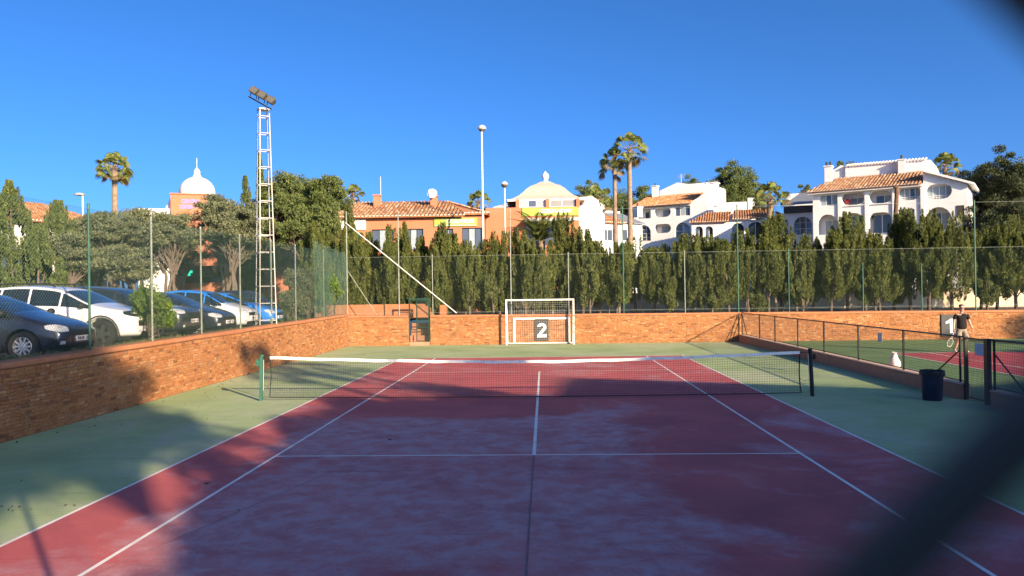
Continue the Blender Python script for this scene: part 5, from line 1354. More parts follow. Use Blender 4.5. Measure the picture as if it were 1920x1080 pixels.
m = MB(); m.box(-.3, sg_-.06, -.5, -.003, ze-.26, ze-.17); m.build('eave_beam', M_wwall, rt)
zu = F.p(1600, 311, D+.2)[1]; zu2 = F.p(1735, 300, D+.2)[1]; su0 = F.p(1585, 320, D+.2)[0]; su1 = F.p(1744, 310, D+.2)[0]
m = MB(); m.plate([(su0, ze), (su1+.4, ze), (su1+.4, F.p(1750, 320, D)[1]), (su1, zu2), (su0, zu)], [], D+.2, D+5); m.build('upper_wall', M_wwall, rt)
sv0 = F.p(1562, 320, D+.4)[0]; m = MB(); m.plate([(sv0, ze), (su0-.01, ze), (su0-.01, F.p(1585, 312, D+.4)[1]), (su0-.4, F.p(1583, 309, D+.4)[1]), (sv0, F.p(1562, 319, D+.4)[1])], [], D+.4, D+4); m.build('upper_gable', M_wwall, rt)
m = MB()
for i in range(int((su1-su0)/.26)):
    x = su0+.13+i*.26; zz = zu+(zu2-zu)*(x-su0)/(su1-su0); m.tube([(x, D+.05, zz+.02), (x, D+1.2, zz+.3)], .085, 6)
stuff(m.build('parapet_tiles', M_tileend, rt))
s_, z_ = F.p(1553.5, 311, 3); chimney(rt, s_, 3, z_-2.2, z_, .62, M_wwall, 2); s_, z_ = F.p(1691, 299, D); chimney(rt, s_, D-.1, z_-1.6, z_, .55, M_wwall, 1)
s_, z_ = F.p(1602, 306, D+1); chimney(rt, s_, D+1.5, z_-1, z_, .5, M_wwall, 0)

# ---- tiled house at the far left, domed building, pale orange complex behind the trees
F = Fac(28, 30, 200, 36, 'tiled_house', 'house with wide clay tile roof behind the conifers at far left')
rt = F.root; W = F.W; ze = F.p(80, 416)[1]; D = 9
q = F.rect(54, 424, 78, 445)
m = MB(); m.plate([(0, 0), (W, 0), (W, ze), (0, ze)], [[(q[0], q[2]), (q[1], q[2]), (q[1], q[3]), (q[0], q[3])]], 0, .3); m.box(0, .3, .301, D, 0, ze-.02); m.box(W-.3, W, .301, D, 0, ze-.02); m.build('wall', M_wwall, rt)
window(rt, *q, .15, 2, 1, M_dkframe)
zr = F.p(100, 385, D/2)[1]
tile_roof(rt, [(-.8, -.7, ze), (W+.8, -.7, ze), (W*.75, D/2, zr), (W*.2, D/2, zr)], (0, 1, 0), M_tile); tile_roof(rt, [(W+.8, D+.7, ze), (-.8, D+.7, ze), (W*.2, D/2, zr), (W*.75, D/2, zr)], (0, -1, 0), M_tile, ends=False)
tile_roof(rt, [(W+.8, -.7, ze), (W+.8, D+.7, ze), (W*.75, D/2, zr)], (-1, 0, 0), M_tile, ends=False); tile_roof(rt, [(-.8, D+.7, ze), (-.8, -.7, ze), (W*.2, D/2, zr)], (1, 0, 0), M_tile, ends=False)
F = Fac(321.5, 60, 391, 61.1, 'domed_tower', 'orange square tower with ribbed white dome above the grey trees')
rt = F.root; W = F.W; zt = F.p(356, 365)[1]
m = MB(); m.box(0, W, 0, W, 0, zt); m.build('wall', M_orange, rt)
m = MB(); m.bevbox(-.12, W+.12, -.12, W+.12, zt+.001, zt+.14, .03); m.build('cornice', M_orange, rt)
sl_, sr_ = F.p(337, 362, W/2)[0], F.p(402, 362, W/2)[0]; rd = (sr_-sl_)/2; cx = (sl_+sr_)/2; hd_ = F.p(369, 332, W/2)[1]-zt-.14
m = MB(); n = 48; prof = [(1.0, 0), (1.03, .16), (1.0, .35), (.93, .52), (.80, .70), (.60, .85), (.38, .95), (.18, 1.0), (.10, 1.03)]
for r, z in prof:
    for k_ in range(n):
        a = 2*PI*k_/n; f = 1+.025*abs(math.cos(a*4)) ; m.v.append((cx+rd*r*f*math.cos(a), W/2+rd*r*f*math.sin(a), zt+.14+hd_*z))
for i in range(len(prof)-1):
    for k_ in range(n): m.f.append((i*n+k_, i*n+(k_+1) % n, (i+1)*n+(k_+1) % n, (i+1)*n+k_))
m.f.append(tuple((len(prof)-1)*n+k_ for k_ in range(n))); dm = m.build('dome', M_wwall, rt, 'auto')
zf = zt+.14+hd_; m = MB(); m.lathe([(.55, -.15), (.40, .1), (.30, .35), (.36, .5), (.25, .75), (.05, 1.0)], (cx, W/2, zf), 14); m.build('finial', M_wwall, dm, True)
m = MB(); m.tube([(cx, W/2, zf+.9), (cx, W/2, F.p(367, 296, W/2)[1])], .03, 6); m.build('lightning_rod', M_galv, dm)
for i, (tx, du) in enumerate((('CENTRO', 0), ('COMERCIAL', 1))):
    a, b, c, d = F.rect((340, 336)[i], (373.5, 384)[i], (375, 377)[i], (382.5, 392.5)[i])
    t_ = text_mesh('lettering', tx, (d-c)*1.15, M_purple, rt, Matrix.Translation((0, 0, 0)) @ STAND, bold=.03); sc = (b-a)/max(.01, t_.dimensions.x); t_.scale.x = sc; t_.location = ((a+b)/2, -.02, (c+d)/2)
m = MB(); s_, z_ = F.p(316, 367); m.lathe([(1.1, 0), (.03, 2.3)], (s_, 1.5, z_-2.3), 4); m.build('white_pinnacle', M_wwall, rt)
m = MB(); m.box(-3.2, -.02, .5, 5, 0, F.p(300, 390)[1]); m.build('white_annex', M_wwall, rt)
F = Fac(318, 40, 600, 38, 'shopping_arcade', 'pale orange shopping arcade seen through the trees behind the car park')
rt = F.root; W = F.W; zt = F.p(450, 402)[1]
hs = [F.rect(345, 500, 420, 530), F.rect(440, 440, 455, 470), F.rect(478, 440, 500, 470), F.rect(522, 425, 540, 470), F.rect(455, 495, 505, 530), F.rect(545, 480, 580, 530)]
m = MB(); m.plate([(0, 0), (W, 0), (W, zt), (0, zt)], [[(q[0], max(.05, q[2])), (q[1], max(.05, q[2])), (q[1], q[3]), (q[0], q[3])] for q in hs], 0, .3); m.box(0, W, .6, 9, 0, zt-.02); m.build('wall', M_pink, rt)
for q in hs: window(rt, q[0], q[1], max(.05, q[2]), q[3], .2, 3, 1, M_dkframe, [M_glass, M_dark])
q = F.rect(320, 499, 395, 518, -1.6); m = MB(); m.bevbox(q[0], q[1], -1.6, -.005, q[2], q[3], .03); m.build('canopy', M_dkframe, rt)
tile_roof(rt, [(-.2, -.5, zt-.05), (W*.35, -.5, zt-.05), (W*.35, 3.5, zt+1.0), (-.2, 3.5, zt+1.0)], (0, 1, 0), M_tile)
bpy.context.view_layer.update()
a, b, c, d = F.rect(345, 503, 363, 518, -1.7)
o = tag(empty('shop_sign', rt.matrix_basis @ Vector(((a+b)/2, -1.68, (c+d)/2)), rt.rotation_euler.z), 'small glowing green shop sign on the dark canopy behind the cars', 'sign')
m, nt, b_ = newmat('green_sign_light'); b_.inputs['Base Color'].default_value = (.01, .3, .2, 1); b_.inputs['Emission Color'].default_value = (.02, .75, .45, 1); b_.inputs['Emission Strength'].default_value = .8; M_gl = m
w_ = (b-a)/2*.7; m = MB(); m.bevbox(-w_, w_, -.04, .04, -.06, .12, .02); m.bevbox(-w_*.35, w_*.35, -.039, .039, -.26, .30, .02); m.build('cross', M_gl, o)
# ---- beige wall behind the cypresses, recycling bin
bw_ = tag(empty('boundary_wall', (0, 26.2, ZB)), 'low beige wall running behind the row of cypresses', 'wall')
m = MB(); m.bevbox(-3.5, 34, 0, .25, 0, 1.0, .02); m.build('wall_body', M_beige, bw_)
m = MB(); m.bevbox(-3.52, 34.02, -.03, .28, 1.001, 1.06, .01); m.build('cap', M_beige, bw_)
p_ = at(1347, 563, 27.4); rb = tag(empty('recycling_container', (p_.x, 27.4, ZB)), 'bright lime green recycling container seen between the cypresses', 'container')
M_lime = pm('lime_plastic', (.16, .55, .08), .5, .1, 4)
m = MB(); m.bevbox(-.45, .45, -.4, .4, .1, 1.55, .08); m.build('tub', M_lime, rb); m = MB(); m.bevbox(-.47, .47, -.42, .42, 1.551, 1.7, .05); m.build('lid', M_lime, rb)
# ---- brown bare trunk in front of the large block
p0 = at(1680, 350, 36); 
tr = tag(empty('bare_palm_trunk', (p0.x, 36, ZB)), 'tall bare brown trunk standing in front of the large white block', 'trunk')
m = MB(); H = p0.z-ZB; k = 22; m.tube([(.06*math.sin(i*.35)-.12*(1-i/k), 0, H*i/k) for i in range(k+1)], [.155+.012*(i % 2)-.02*i/k for i in range(k+1)], 12); m.build('trunk', M_brown, tr, 'auto')
m = MB(); m.lathe([(.19, -.1), (.2, 0), (.13, .05)], (-.0, 0, H), 10); m.build('sawn_top', M_brown, tr)
# ================================================================== trees and plants
def unit(a): return a/np.maximum(1e-9, np.linalg.norm(a, axis=1, keepdims=True))
def leafV(C, D, L, W, rs):
    n = len(C); D = unit(D); s = unit(np.cross(D, rs.normal(0, 1, (n, 3)))); L = np.broadcast_to(L, n)[:, None]; W = np.broadcast_to(W, n)[:, None]
    bend = np.cross(D, s)*(L*.12)
    return np.stack([C-D*L*.5-s*W*.4, C-D*L*.4+s*W*.5+bend, C+D*L*.5+bend], 1).reshape(-1, 3)
def cypress(root, h, r, seed, mat, bare=.12, npl=46, nl=170, taper=1.0, lf=.15, name='crown', wide=.35, texp=1.5, single=False):
    """columnar conifer made of upright plumes"""
    rs = np.random.RandomState(seed); V = []
    lean = rs.normal(0, .04, 2)
    tops = [(0, 0, 1.0)]
    for k in range(0 if single else rs.randint(2, 6)): a = rs.uniform(0, 2*PI); d_ = rs.uniform(.3, .75); tops.append((math.cos(a)*r*d_, math.sin(a)*r*d_, rs.uniform(.72, .97)))
    for k in range(npl):
        tp = tops[rs.randint(len(tops))]
        t = bare+(tp[2]-bare)*rs.uniform(0, 1)**.85
        q = (t-bare)/(tp[2]-bare)
        pr = (min(1, .45+1.9*q) if q < .3 else (1-((q-.3)/.7)**texp*taper))
        a = rs.uniform(0, 2*PI); rad = r*max(.08, pr)*math.sqrt(rs.uniform(.12, 1))*(1 if rs.rand() > .12 else 1.25)
        if tp[0] == 0 and tp[1] == 0: ox, oy = 0, 0
        else: ox, oy = tp[0]*q, tp[1]*q
        bx = ox+rad*math.cos(a)+lean[0]*t*h; by = oy+rad*math.sin(a)+lean[1]*t*h
        pl = rs.uniform(.6, 1.25)*min(1.0, .35+h*.16); pr_ = rs.uniform(.075, .155)*(1+wide*(1-q))
        ax = np.array([.25*math.cos(a)*(1-q), .25*math.sin(a)*(1-q), 1.0]); ax /= np.linalg.norm(ax)
        s = rs.uniform(0, 1, nl); rr0 = pr_*np.sin(PI*np.clip(s*.85+.12, 0, 1))**.7*np.sqrt(rs.uniform(.1, 1, nl))
        ph = rs.uniform(0, 2*PI, nl); e1 = np.array([math.sin(a), -math.cos(a), 0]); e2 = np.cross(ax, e1)
        rd = np.cos(ph)[:, None]*e1+np.sin(ph)[:, None]*e2
        z0 = t*h-pl*.45
        if z0+pl > h*tp[2]: z0 = h*tp[2]-pl
        C = np.array([bx, by, max(z0, bare*h*.55)])+ax*(s*pl)[:, None]+rd*rr0[:, None]
        D = ax*1.0+rd*.75+rs.normal(0, .3, (nl, 3))
        V.append(leafV(C, D, lf*rs.uniform(.6, 1.25, nl), lf*.46*rs.uniform(.7, 1.2, nl), rs))
    V = np.concatenate(V); zm = np.percentile(V[:, 2], 99.8); V[:, 2] = np.where(V[:, 2] > 0, V[:, 2]*h/zm, V[:, 2])
    cr = quadmesh(name, V, mat, root, 3)
    m = MB(); m.tube([(0, 0, -.2), (lean[0]*h*.25, lean[1]*h*.25, h*.25), (lean[0]*h*.8, lean[1]*h*.8, h*.8)], [.055+.012*h*.6, .045+.006*h, .02], 8)
    for k in range(4):
        a = rs.uniform(0, 2*PI); z = h*rs.uniform(.08, .4); m.tube([(lean[0]*z, lean[1]*z, z), (r*.35*math.cos(a), r*.35*math.sin(a), z+h*.12), (r*.5*math.cos(a), r*.5*math.sin(a), z+h*.25)], [.035, .025, .01], 6)
    m.build('trunk', M_bark, root, True); return cr
def broad(root, h, rx, ry, base, seed, mat, ncl=60, nl=140, lf=.16, flat=.6, trunk=None, bark=None, cl=.55, shell=.45, multi=1, name='crown', lo=.0, limb=9, ball=False):
    """broad crown: leaf clumps spread through an uneven volume on limbs"""
    rs = np.random.RandomState(seed); V = []; m = MB(); hc = h-base
    stems = []
    for k in range(multi):
        a = rs.uniform(0, 2*PI); d = .25*rx*(multi > 1); tr_ = trunk or .035*h
        p = [(rs.normal(0, .05)+.15*d*math.cos(a)*i, rs.normal(0, .05)+.15*d*math.sin(a)*i, -.2+(base+hc*.25)*i/5) for i in range(6)]
        m.tube(p, [tr_*(1-.10*i) for i in range(6)], 8); stems.append(Vector(p[-1]))
    lobes = [(rs.normal(0, .28)*rx, rs.normal(0, .28)*ry, base+hc*rs.uniform(.35, .72), rs.uniform(.45, .75)) for _ in range(7)]
    if ball: lobes = [(0, 0, base+hc*.48, .92)]*4+[(rs.normal(0, .25)*rx, rs.normal(0, .25)*ry, base+hc*rs.uniform(.4, .6), .75) for _ in range(3)]
    for k in range(ncl):
        lb = lobes[rs.randint(7)]
        while True:
            v = rs.normal(0, 1, 3); v /= np.linalg.norm(v)
            if v[2] > -.55+lo: break
        rad = rs.uniform(shell, 1.0)
        c = np.array([lb[0]+v[0]*rx*lb[3]*rad, lb[1]+v[1]*ry*lb[3]*rad, lb[2]+v[2]*hc*.42*lb[3]*rad*1.25])
        c[2] = min(c[2], h-.1*hc*rs.rand()); c[2] = max(c[2], base*.75)
        cs = cl*rs.uniform(.6, 1.3)
        n = int(nl*1.8*rs.uniform(.7, 1.3)); g_ = rs.normal(0, 1, (n, 3)); g_ = unit(g_)*(rs.uniform(0, 1, (n, 1))**.45)
        C = c+g_*np.array([cs, cs, cs*flat]); D = g_*.8+rs.normal(0, .5, (n, 3))+np.array([0, 0, .35])
        V.append(leafV(C, D, lf*.95*rs.uniform(.6, 1.3, n), lf*.48*rs.uniform(.7, 1.2, n), rs))
        if k % 2 == 0:
            st = stems[k % len(stems)]; e = Vector(c); mid = st.lerp(e, .5)+Vector((rs.normal(0, .15), rs.normal(0, .15), rs.normal(0, .15)-.1))
            m.tube([st-Vector((0, 0, rs.uniform(0, .35)*hc*.4)), mid, e], [min(.018*h*.6, limb), min(.010*h*.6, limb*.6), .012], 5, False)
    V = np.concatenate(V); zm = np.percentile(V[:, 2], 99.7); V[:, 2] = V[:, 2]*h/zm
    cr = quadmesh(name, V, mat, root, 3); m.build('trunk', bark or M_bark, root, True); return cr
def fanpalm(root, h, cr, seed, nlf=46, trunk=.16, skirt=True, mat=None, lean=(0, 0), up=0.0):
    rs = np.random.RandomState(seed); V = []; T = []; m = MB()
    k = 16; m.tube([(lean[0]*(i/k)**1.5, lean[1]*(i/k)**1.5, -.2+(h+.2)*i/k) for i in range(k+1)], [trunk*(1.25-.45*i/k+.06*(i % 2)) for i in range(k+1)], 10); m.build('trunk', M_palmtr, root, True)
    c0 = np.array([lean[0], lean[1], h]); P = MB(); Dd = []
    for j in range(nlf):
        f = j/nlf; el = (1.45-2.2*f+up)+rs.normal(0, .14); az = j*2.399+rs.normal(0, .2)
        dry = skirt and f > .84
        dr = np.array([math.cos(az)*math.cos(el), math.sin(az)*math.cos(el), math.sin(el)])
        pl = cr*rs.uniform(.5, .75); tip = c0+dr*pl+np.array([0, 0, -.12*pl*math.cos(el)])
        P.tube([c0+dr*.05, c0+dr*pl*.5+np.array([0, 0, .03]), tip], [.022, .018, .012], 4, False)
        nb = 15; sd = unit(np.cross(dr, [[0, 0, 1.0]]))[0]; nu = np.cross(sd, dr); tw_ = rs.uniform(-1.1, 1.1); sd = sd*math.cos(tw_)+nu*math.sin(tw_); nu = np.cross(sd, dr); fl = cr*rs.uniform(.42, .58)
        out = Dd if dry else V
        for q in range(nb):
            a = (q/(nb-1)-.5)*2.7; d = dr*math.cos(a)+sd*math.sin(a); L = fl*(1-.25*abs(a)/1.35)
            mid = tip+d*L*.6+nu*.06*L-np.array([0, 0, .05*L]); end = tip+d*L*.95-np.array([0, 0, (.32+.12*rs.rand())*L*(1 if el > -.4 else .4)]); w = L*.07*np.cross(d, nu)
            out.append(np.array([tip, mid-w, end, mid+w]))
    quadmesh('crown', np.concatenate(V), mat or L_palm, root)
    if Dd: stuff(quadmesh('dry_skirt', np.concatenate(Dd), L_dead, root))
    P.build('petioles', M_palmtr, root)
def datepalm(root, h, cr, seed, nlf=34, trunk=.28):
    rs = np.random.RandomState(seed); V = []; m = MB(); k = 8
    m.tube([(0, 0, -.2+(h+.2)*i/k) for i in range(k+1)], [trunk*(1.1+.07*(i % 2)) for i in range(k+1)], 12); m.build('trunk', M_palmtr, root, True); P = MB()
    for j in range(nlf):
        az = j*2.399+rs.normal(0, .15); el = 1.35-1.0*(j/nlf)+rs.normal(0, .08); L = cr*rs.uniform(.85, 1.1)
        pts = [np.array([0, 0, h])]; e = el
        for s in range(10): pts.append(pts[-1]+np.array([math.cos(az)*math.cos(e), math.sin(az)*math.cos(e), math.sin(e)])*L/10); e -= .11
        P.tube(pts, [.03*(1-.08*s) for s in range(11)], 4, False)
        for s in np.linspace(.12, 1, 34):
            i = min(9, int(s*10)); p = pts[i]+(pts[i+1]-pts[i])*(s*10-i); t = pts[i+1]-pts[i]; t = t/np.linalg.norm(t); sd = np.cross(t, [0, 0, 1.0]); sd /= max(1e-6, np.linalg.norm(sd)); up = np.cross(sd, t)
            ll = .42*math.sin(PI*min(1, s*.75+.2))+.08
            for sg in (-1, 1):
                d = sd*sg*.75+t*.6+up*.25; d /= np.linalg.norm(d); w = np.cross(d, up)*.022
                V.append(np.array([p, p+d*ll*.5-w, p+d*ll-up*.06, p+d*ll*.5+w]))
    quadmesh('crown', np.concatenate(V), L_palm, root); P.build('fronds_ribs', L_palm, root)
def place(name, u, Y, z, label, cat='tree', group=None):
    p = at(u, 500, Y); return tag(empty(name, (p.x, Y, z), rnd.uniform(0, 6.28)), label, cat, group)
def ztop(u, v, Y): return at(u, v, Y).z
# ---- row of cypresses behind the far wall: u, top v, half width px, Y
row = [(582, 418, 16, 22.6), (604, 412, 18, 21.9), (626, 424, 17, 22.3), (648, 420, 16, 21.8), (661, 386, 11, 23.5), (678, 432, 18, 22.0), (702, 428, 18, 22.6), (723, 416, 15, 21.6), (744, 424, 17, 22.4), (754, 412, 10, 23.4), (768, 432, 18, 21.9), (790, 436, 18, 22.5),
       (816, 414, 20, 21.2), (843, 424, 18, 21.7), (872, 446, 24, 21.4), (905, 450, 26, 22.1), (936, 428, 22, 21.6), (966, 424, 24, 22.4), (998, 442, 24, 21.2), (1032, 446, 24, 22.0), (1068, 398, 22, 22.8), (1092, 424, 22, 21.5), (1124, 446, 24, 21.9), (1155, 448, 24, 21.3),
       (1190, 440, 24, 22.3), (1226, 456, 26, 21.5), (1262, 448, 26, 22.0), (1298, 432, 24, 21.4), (1334, 436, 24, 22.2), (1366, 442, 22, 21.3), (1402, 422, 25, 21.9), (1440, 408, 24, 21.4), (1466, 398, 16, 22.6), (1492, 432, 22, 21.6), (1524, 434, 24, 22.3),
       (1556, 424, 23, 21.5), (1588, 396, 25, 21.9), (1622, 428, 22, 22.6), (1648, 436, 24, 21.5), (1676, 440, 20, 22.8), (1706, 388, 20, 22.3), (1740, 392, 30, 21.3), (1784, 398, 33, 21.6), (1838, 424, 24, 22.4), (1868, 416, 26, 21.6), (1904, 402, 30, 22.0), (1948, 420, 30, 21.5)]
ORD = ('first', 'second', 'third', 'fourth', 'fifth', 'sixth', 'seventh', 'eighth', 'ninth', 'tenth', 'eleventh', 'twelfth')
LM = ((788, 'the green gate'), (1013, 'the goal'), (1384, 'the dividing fence corner'), (1780, 'the number 1 board'))
def row_labels(us, what):
    """words that place each plant of the row by counting from the nearest landmark"""
    out = {}
    for u in us:
        lu, ln = min(LM, key=lambda l: abs(l[0]-u)); side = 'right' if u > lu else 'left'
        k = sum(1 for w in us if (w > lu) == (u > lu) and min(LM, key=lambda l: abs(l[0]-w))[0] == lu and abs(w-lu) < abs(u-lu))
        out[u] = '%s, %s to the %s of %s' % (what, ORD[k], side, ln)
    return out
rl = row_labels([t[0] for t in row], 'cypress')
for i, (u, v, hw, Y) in enumerate(row):
    look = 'tall narrow' if v < 405 else ('low bushy' if v > 440 else 'olive-green')
    o = place('cypress_tree', u, Y, ZB, look+' '+rl[u]+' in the far row', 'cypress', 'cypresses in a row behind the far wall')
    h = ztop(u, v+(7 if v > 405 else 3), Y)-ZB; r = hw/1461*(Y+18.6)*1.3
    dense = u < 870
    cypress(o, h, r, 100+i, L_cyp if (dense or i % 3) else L_cyp2, bare=.06 if dense else (rnd.uniform(.09, .15) if u < 1080 else rnd.uniform(.15, .27)), npl=int(64+h*12), nl=190, taper=.95 if dense else rnd.uniform(.55, .85), lf=.125, texp=rnd.uniform(1.2, 2.6))
# ---- scrubby lower junipers and bare stems in the gaps
JU = ((880, 505, 20.6), (925, 515, 20.7), (985, 500, 20.9), (1105, 498, 20.6), (1250, 535, 20.8), (1340, 545, 20.6), (1420, 548, 20.7), (1505, 515, 20.8), (1640, 520, 20.7), (1850, 520, 20.6))
jl = row_labels([t[0] for t in JU], 'low loose juniper')
for i, (u, v, Y) in enumerate(JU):
    o = place('juniper_shrub', u, Y, ZB, jl[u]+' at the cypresses’ feet', 'shrub', 'junipers at the foot of the cypress row')
    cypress(o, ztop(u, v, Y)-ZB, .42+.12*(i % 3), 300+i, L_cyp2, bare=.22, npl=22, nl=110, taper=.6, lf=.13, name='foliage')
for i, (u, v) in enumerate(((1453, 505), (1334, 480), (1140, 478), (1204, 505), (1035, 525), (1160, 535), (1400, 540))):
    Y = 21.9; o = place('bare_tree', u, Y, ZB, ('thick pale grey trunk standing clear among the cypresses', 'tall leaning pale stem among the cypresses', 'slender pale stem among the cypresses behind the goal', 'slender pale stem left of the dividing fence', 'thin dry stem seen through the goal', 'short pale stem right of the goal', 'short pale stem by the corner of the dividing fence')[i], 'tree')
    H = ztop(u, v, Y)-ZB; m = MB(); w = .11 if i == 0 else .05
    m.tube([(0, 0, -.1), (.05*math.sin(i), .03, H*.4), (.12*math.cos(i), 0, H)], [w, w*.8, w*.45], 8); m.build('trunk', pm('pale_bark', (.30, .26, .21), .95, .2, 5, .4), o, True)
# ---- fan palms
for (u, v, Y, cr_, sd, tr_, lab, dv_) in ((1183, 264, 44, 1.6, 1, .20, 'taller of the twin fan palms beside the white apartment block', 34), (1155, 292, 45, 1.4, 2, .19, 'shorter of the twin fan palms beside the white apartment block', 32),
        (217, 300, 44, 1.45, 3, .26, 'lone fan palm with shaggy crown above the left tiled roof', 60), (1446, 358, 52, 1.65, 4, .35, 'squat fan palm between the two white blocks', 44), (1120, 362, 40, 1.25, 5, .16, 'low fan palm between the pavilion and the twin palms', 34),
        (898, 368, 44, 1.1, 6, .2, 'fan palm peeking over the right end of the orange roof', 32), (664, 358, 44, 1.15, 7, .2, 'fan palm peeking over the left end of the orange roof', 32), (1775, 300, 66, 1.8, 8, .3, 'fan palm rising behind the large white block', 40)):
    o = place('fan_palm', u, Y, ZB, lab, 'palm tree', 'fan palms'); z = ztop(u, v, Y)-ZB
    fanpalm(o, z-cr_*.5, cr_, sd, dv_, tr_, up=.25 if u in (1446, 898, 664, 1775) else 0.0)
    if u == 217: 
        rs = np.random.RandomState(77)
        for t in (.82, .70):
            c = z*t
o = place('date_palm', 1012, 24.2, ZB, 'feathery date palm in front of the pavilion banner', 'palm tree'); datepalm(o, ztop(1012, 452, 24.2)-ZB, 2.3, 9)
# ---- trees of the car park and behind the roofs
TR = [(22, 338, 24, 1.6, 'c', 'tall dark conifer at the left edge of the picture'), (-30, 372, 23, 1.9, 'c', 'conifer cut by the left edge of the picture'), (116, 376, 25, 1.75, 'c', 'pointed conifer in front of the left tiled roof'), (70, 420, 22, 1.3, 'c', 'smaller conifer between the two pointed conifers at left'),
      (503, 288, 40, .62, 'k', 'slim dark cypress spire behind the floodlight mast'), (471, 330, 38, .95, 'k', 'dark cypress immediately left of the floodlight mast')]
for i, (u, v, Y, r, k, lab) in enumerate(TR):
    o = place('conifer_tree', u, Y, ZP, lab, 'conifer'); h = ztop(u, v, Y)-ZP
    cypress(o, h, r*(1.3 if k == 'c' else 1), 500+i, L_pine, bare=.04, npl=int(h*(22 if k == 'c' else 14)), nl=150, taper=1.0, lf=.17, wide=.9 if k == 'c' else .5, texp=1.0 if k == 'c' else 1.5, single=True)
GT = [(338, 404, 33, 2.1, 3.0, 'grey-green tree in front of the shopping arcade canopy', 90), (232, 400, 36, 2.6, 2.6, 'grey-green tree under the lone fan palm', 90), (490, 398, 35, 2.0, 3.0, 'grey-green tree directly behind the lattice mast', 70), (180, 410, 34, 2.4, 2.6, 'grey-green tree behind the pale lamp post', 80),
      (195, 398, 27, 2.3, 3.2, 'grey-green spreading tree behind the first fence post', 90), (262, 392, 29, 2.4, 3.4, 'wide grey-green tree in front of the domed tower', 100), (318, 402, 26, 1.8, 3.2, 'grey-green tree standing right of the second fence post', 70), (422, 366, 31, 2.1, 3.4, 'tall grey-green pine right of the domed tower', 100),
      (440, 384, 27, 1.7, 3.2, 'grey-green pine immediately left of the lattice mast', 70), (140, 440, 24, 1.8, 2.4, 'low grey-green tree behind the white sport utility car', 60), (245, 462, 22.5, 1.6, 2.2, 'low olive tree behind the graphite car', 55)]
for i, (u, v, Y, r, base, lab, nc) in enumerate(GT):
    o = place('spreading_tree', u, Y, ZP, lab, 'tree', 'grey-green trees of the car park'); h = ztop(u, v, Y)-ZP
    broad(o, h, r*1.08, r*1.08, min(base*.75, h*.4), 600+i, L_grey, int(nc*1.25), 130, .15, .5, trunk=.13, cl=.5, multi=3)
PT = [(548, 330, 34, 2.6, 4.5, 'dark round pine right of the floodlight mast', 110, L_pine), (618, 334, 33, 2.2, 4.0, 'dark pine at the left end of the orange building', 90, L_pine), (585, 384, 29, 1.7, 2.6, 'shorter dark pine in front of the shopping arcade', 70, L_pine),
      (1385, 308, 96, 4.4, 4, 'huge round stone pine behind the white houses', 300, L_pine), (1100, 340, 78, 3.2, 6, 'round pine behind the pavilion roof', 80, L_pine), (1185, 356, 98, 5.0, 5, 'pine crown behind the twin palms', 90, L_pine), (1138, 352, 92, 4.5, 5, 'pine crown between the pavilion and the twin palms', 80, L_pine), (1304, 328, 108, 3.6, 6, 'small round pine behind the terrace of the apartment block', 60, L_pine),
      (1590, 302, 84, 3.0, 8, 'pine crown behind the chimney of the large white block', 60, L_pine), (1522, 346, 82, 2.0, 6, 'small pine crown left of the large white block', 40, L_pine), (1757, 304, 80, 2.4, 6, 'pine crown behind the roof end of the large white block', 50, L_pine),
      (1860, 318, 52, 3.0, 4.5, 'dark pine right of the large white block', 110, L_dark), (1922, 276, 48, 3.4, 4.5, 'tall dark pine at the right edge of the picture', 130, L_dark), (1880, 380, 42, 2.6, 3.0, 'low dark pine below the pines at the right edge', 90, L_dark)]
for i, (u, v, Y, r, base, lab, nc, mt) in enumerate(PT):
    o = place('pine_tree', u, Y, ZB, lab, 'pine'); h = ztop(u, v, Y)-ZB; k = r/2.4
    broad(o, h, r, r, min(base, h*.5), 700+i, mt, int(nc*1.25), 150, .17*max(1, k**.6), .7, cl=.5*max(.8, k**.8), multi=2, shell=.6, ball=(u in (1385, 1304, 1590, 1100)))
# ---- shrubs inside the left fence
def shrub(u, v, Y, X, r, seed, mat, lab, base=None, nc=40, lf=.09):
    p = atx(u, 560, X); Y = p.y; o = tag(empty('shrub', (X, Y, ZP+.06)), lab, 'shrub'); h = atx(u, v, X).z-ZP-.06
    broad(o, h, r, r, .15, seed, mat, nc, 130, lf, .9, trunk=.03, cl=.22, shell=.3, multi=3, name='foliage', lo=-.4); return o
shrub(290, 535, 0, -10.1, .55, 801, L_bush, 'round green bush against the fence in front of the graphite car', nc=46)
shrub(575, 505, 0, -10.2, .85, 802, L_grey, 'tall loose grey-green shrub near the far left corner of the fence', nc=70)
shrub(610, 515, 0, -10.0, .6, 803, L_bush, 'olive shrub with yellowish leaves at the far left corner', nc=46)
shrub(545, 545, 0, -10.6, .7, 804, L_grey, 'low grey shrub beside the lattice mast', nc=50)
rs = np.random.RandomState(31)
for i, u in enumerate((508, 528, 545, 562)):
    p = atx(u, 596, -10.05); o = tag(empty('spiky_plant', (-10.05, p.y, 1.36)), ('sword-leaved plant directly right of the lattice mast', 'sword-leaved plant second to the right of the lattice mast', 'sword-leaved plant third to the right of the lattice mast', 'sword-leaved plant farthest right of the lattice mast')[i], 'plant', 'spiky plants by the mast'); V = []
    for k in range(26):
        a = rs.uniform(0, 2*PI); e = rs.uniform(.4, 1.3); L = rs.uniform(.22, .45); d = np.array([math.cos(a)*math.cos(e), math.sin(a)*math.cos(e), math.sin(e)]); s = np.array([-math.sin(a), math.cos(a), 0])*.025
        V.append(np.array([-s*.5, d*L*.5-s+[0, 0, .04], d*L, d*L*.5+s+[0, 0, .04]]))
    quadmesh('leaves', np.concatenate(V), L_bush, o)
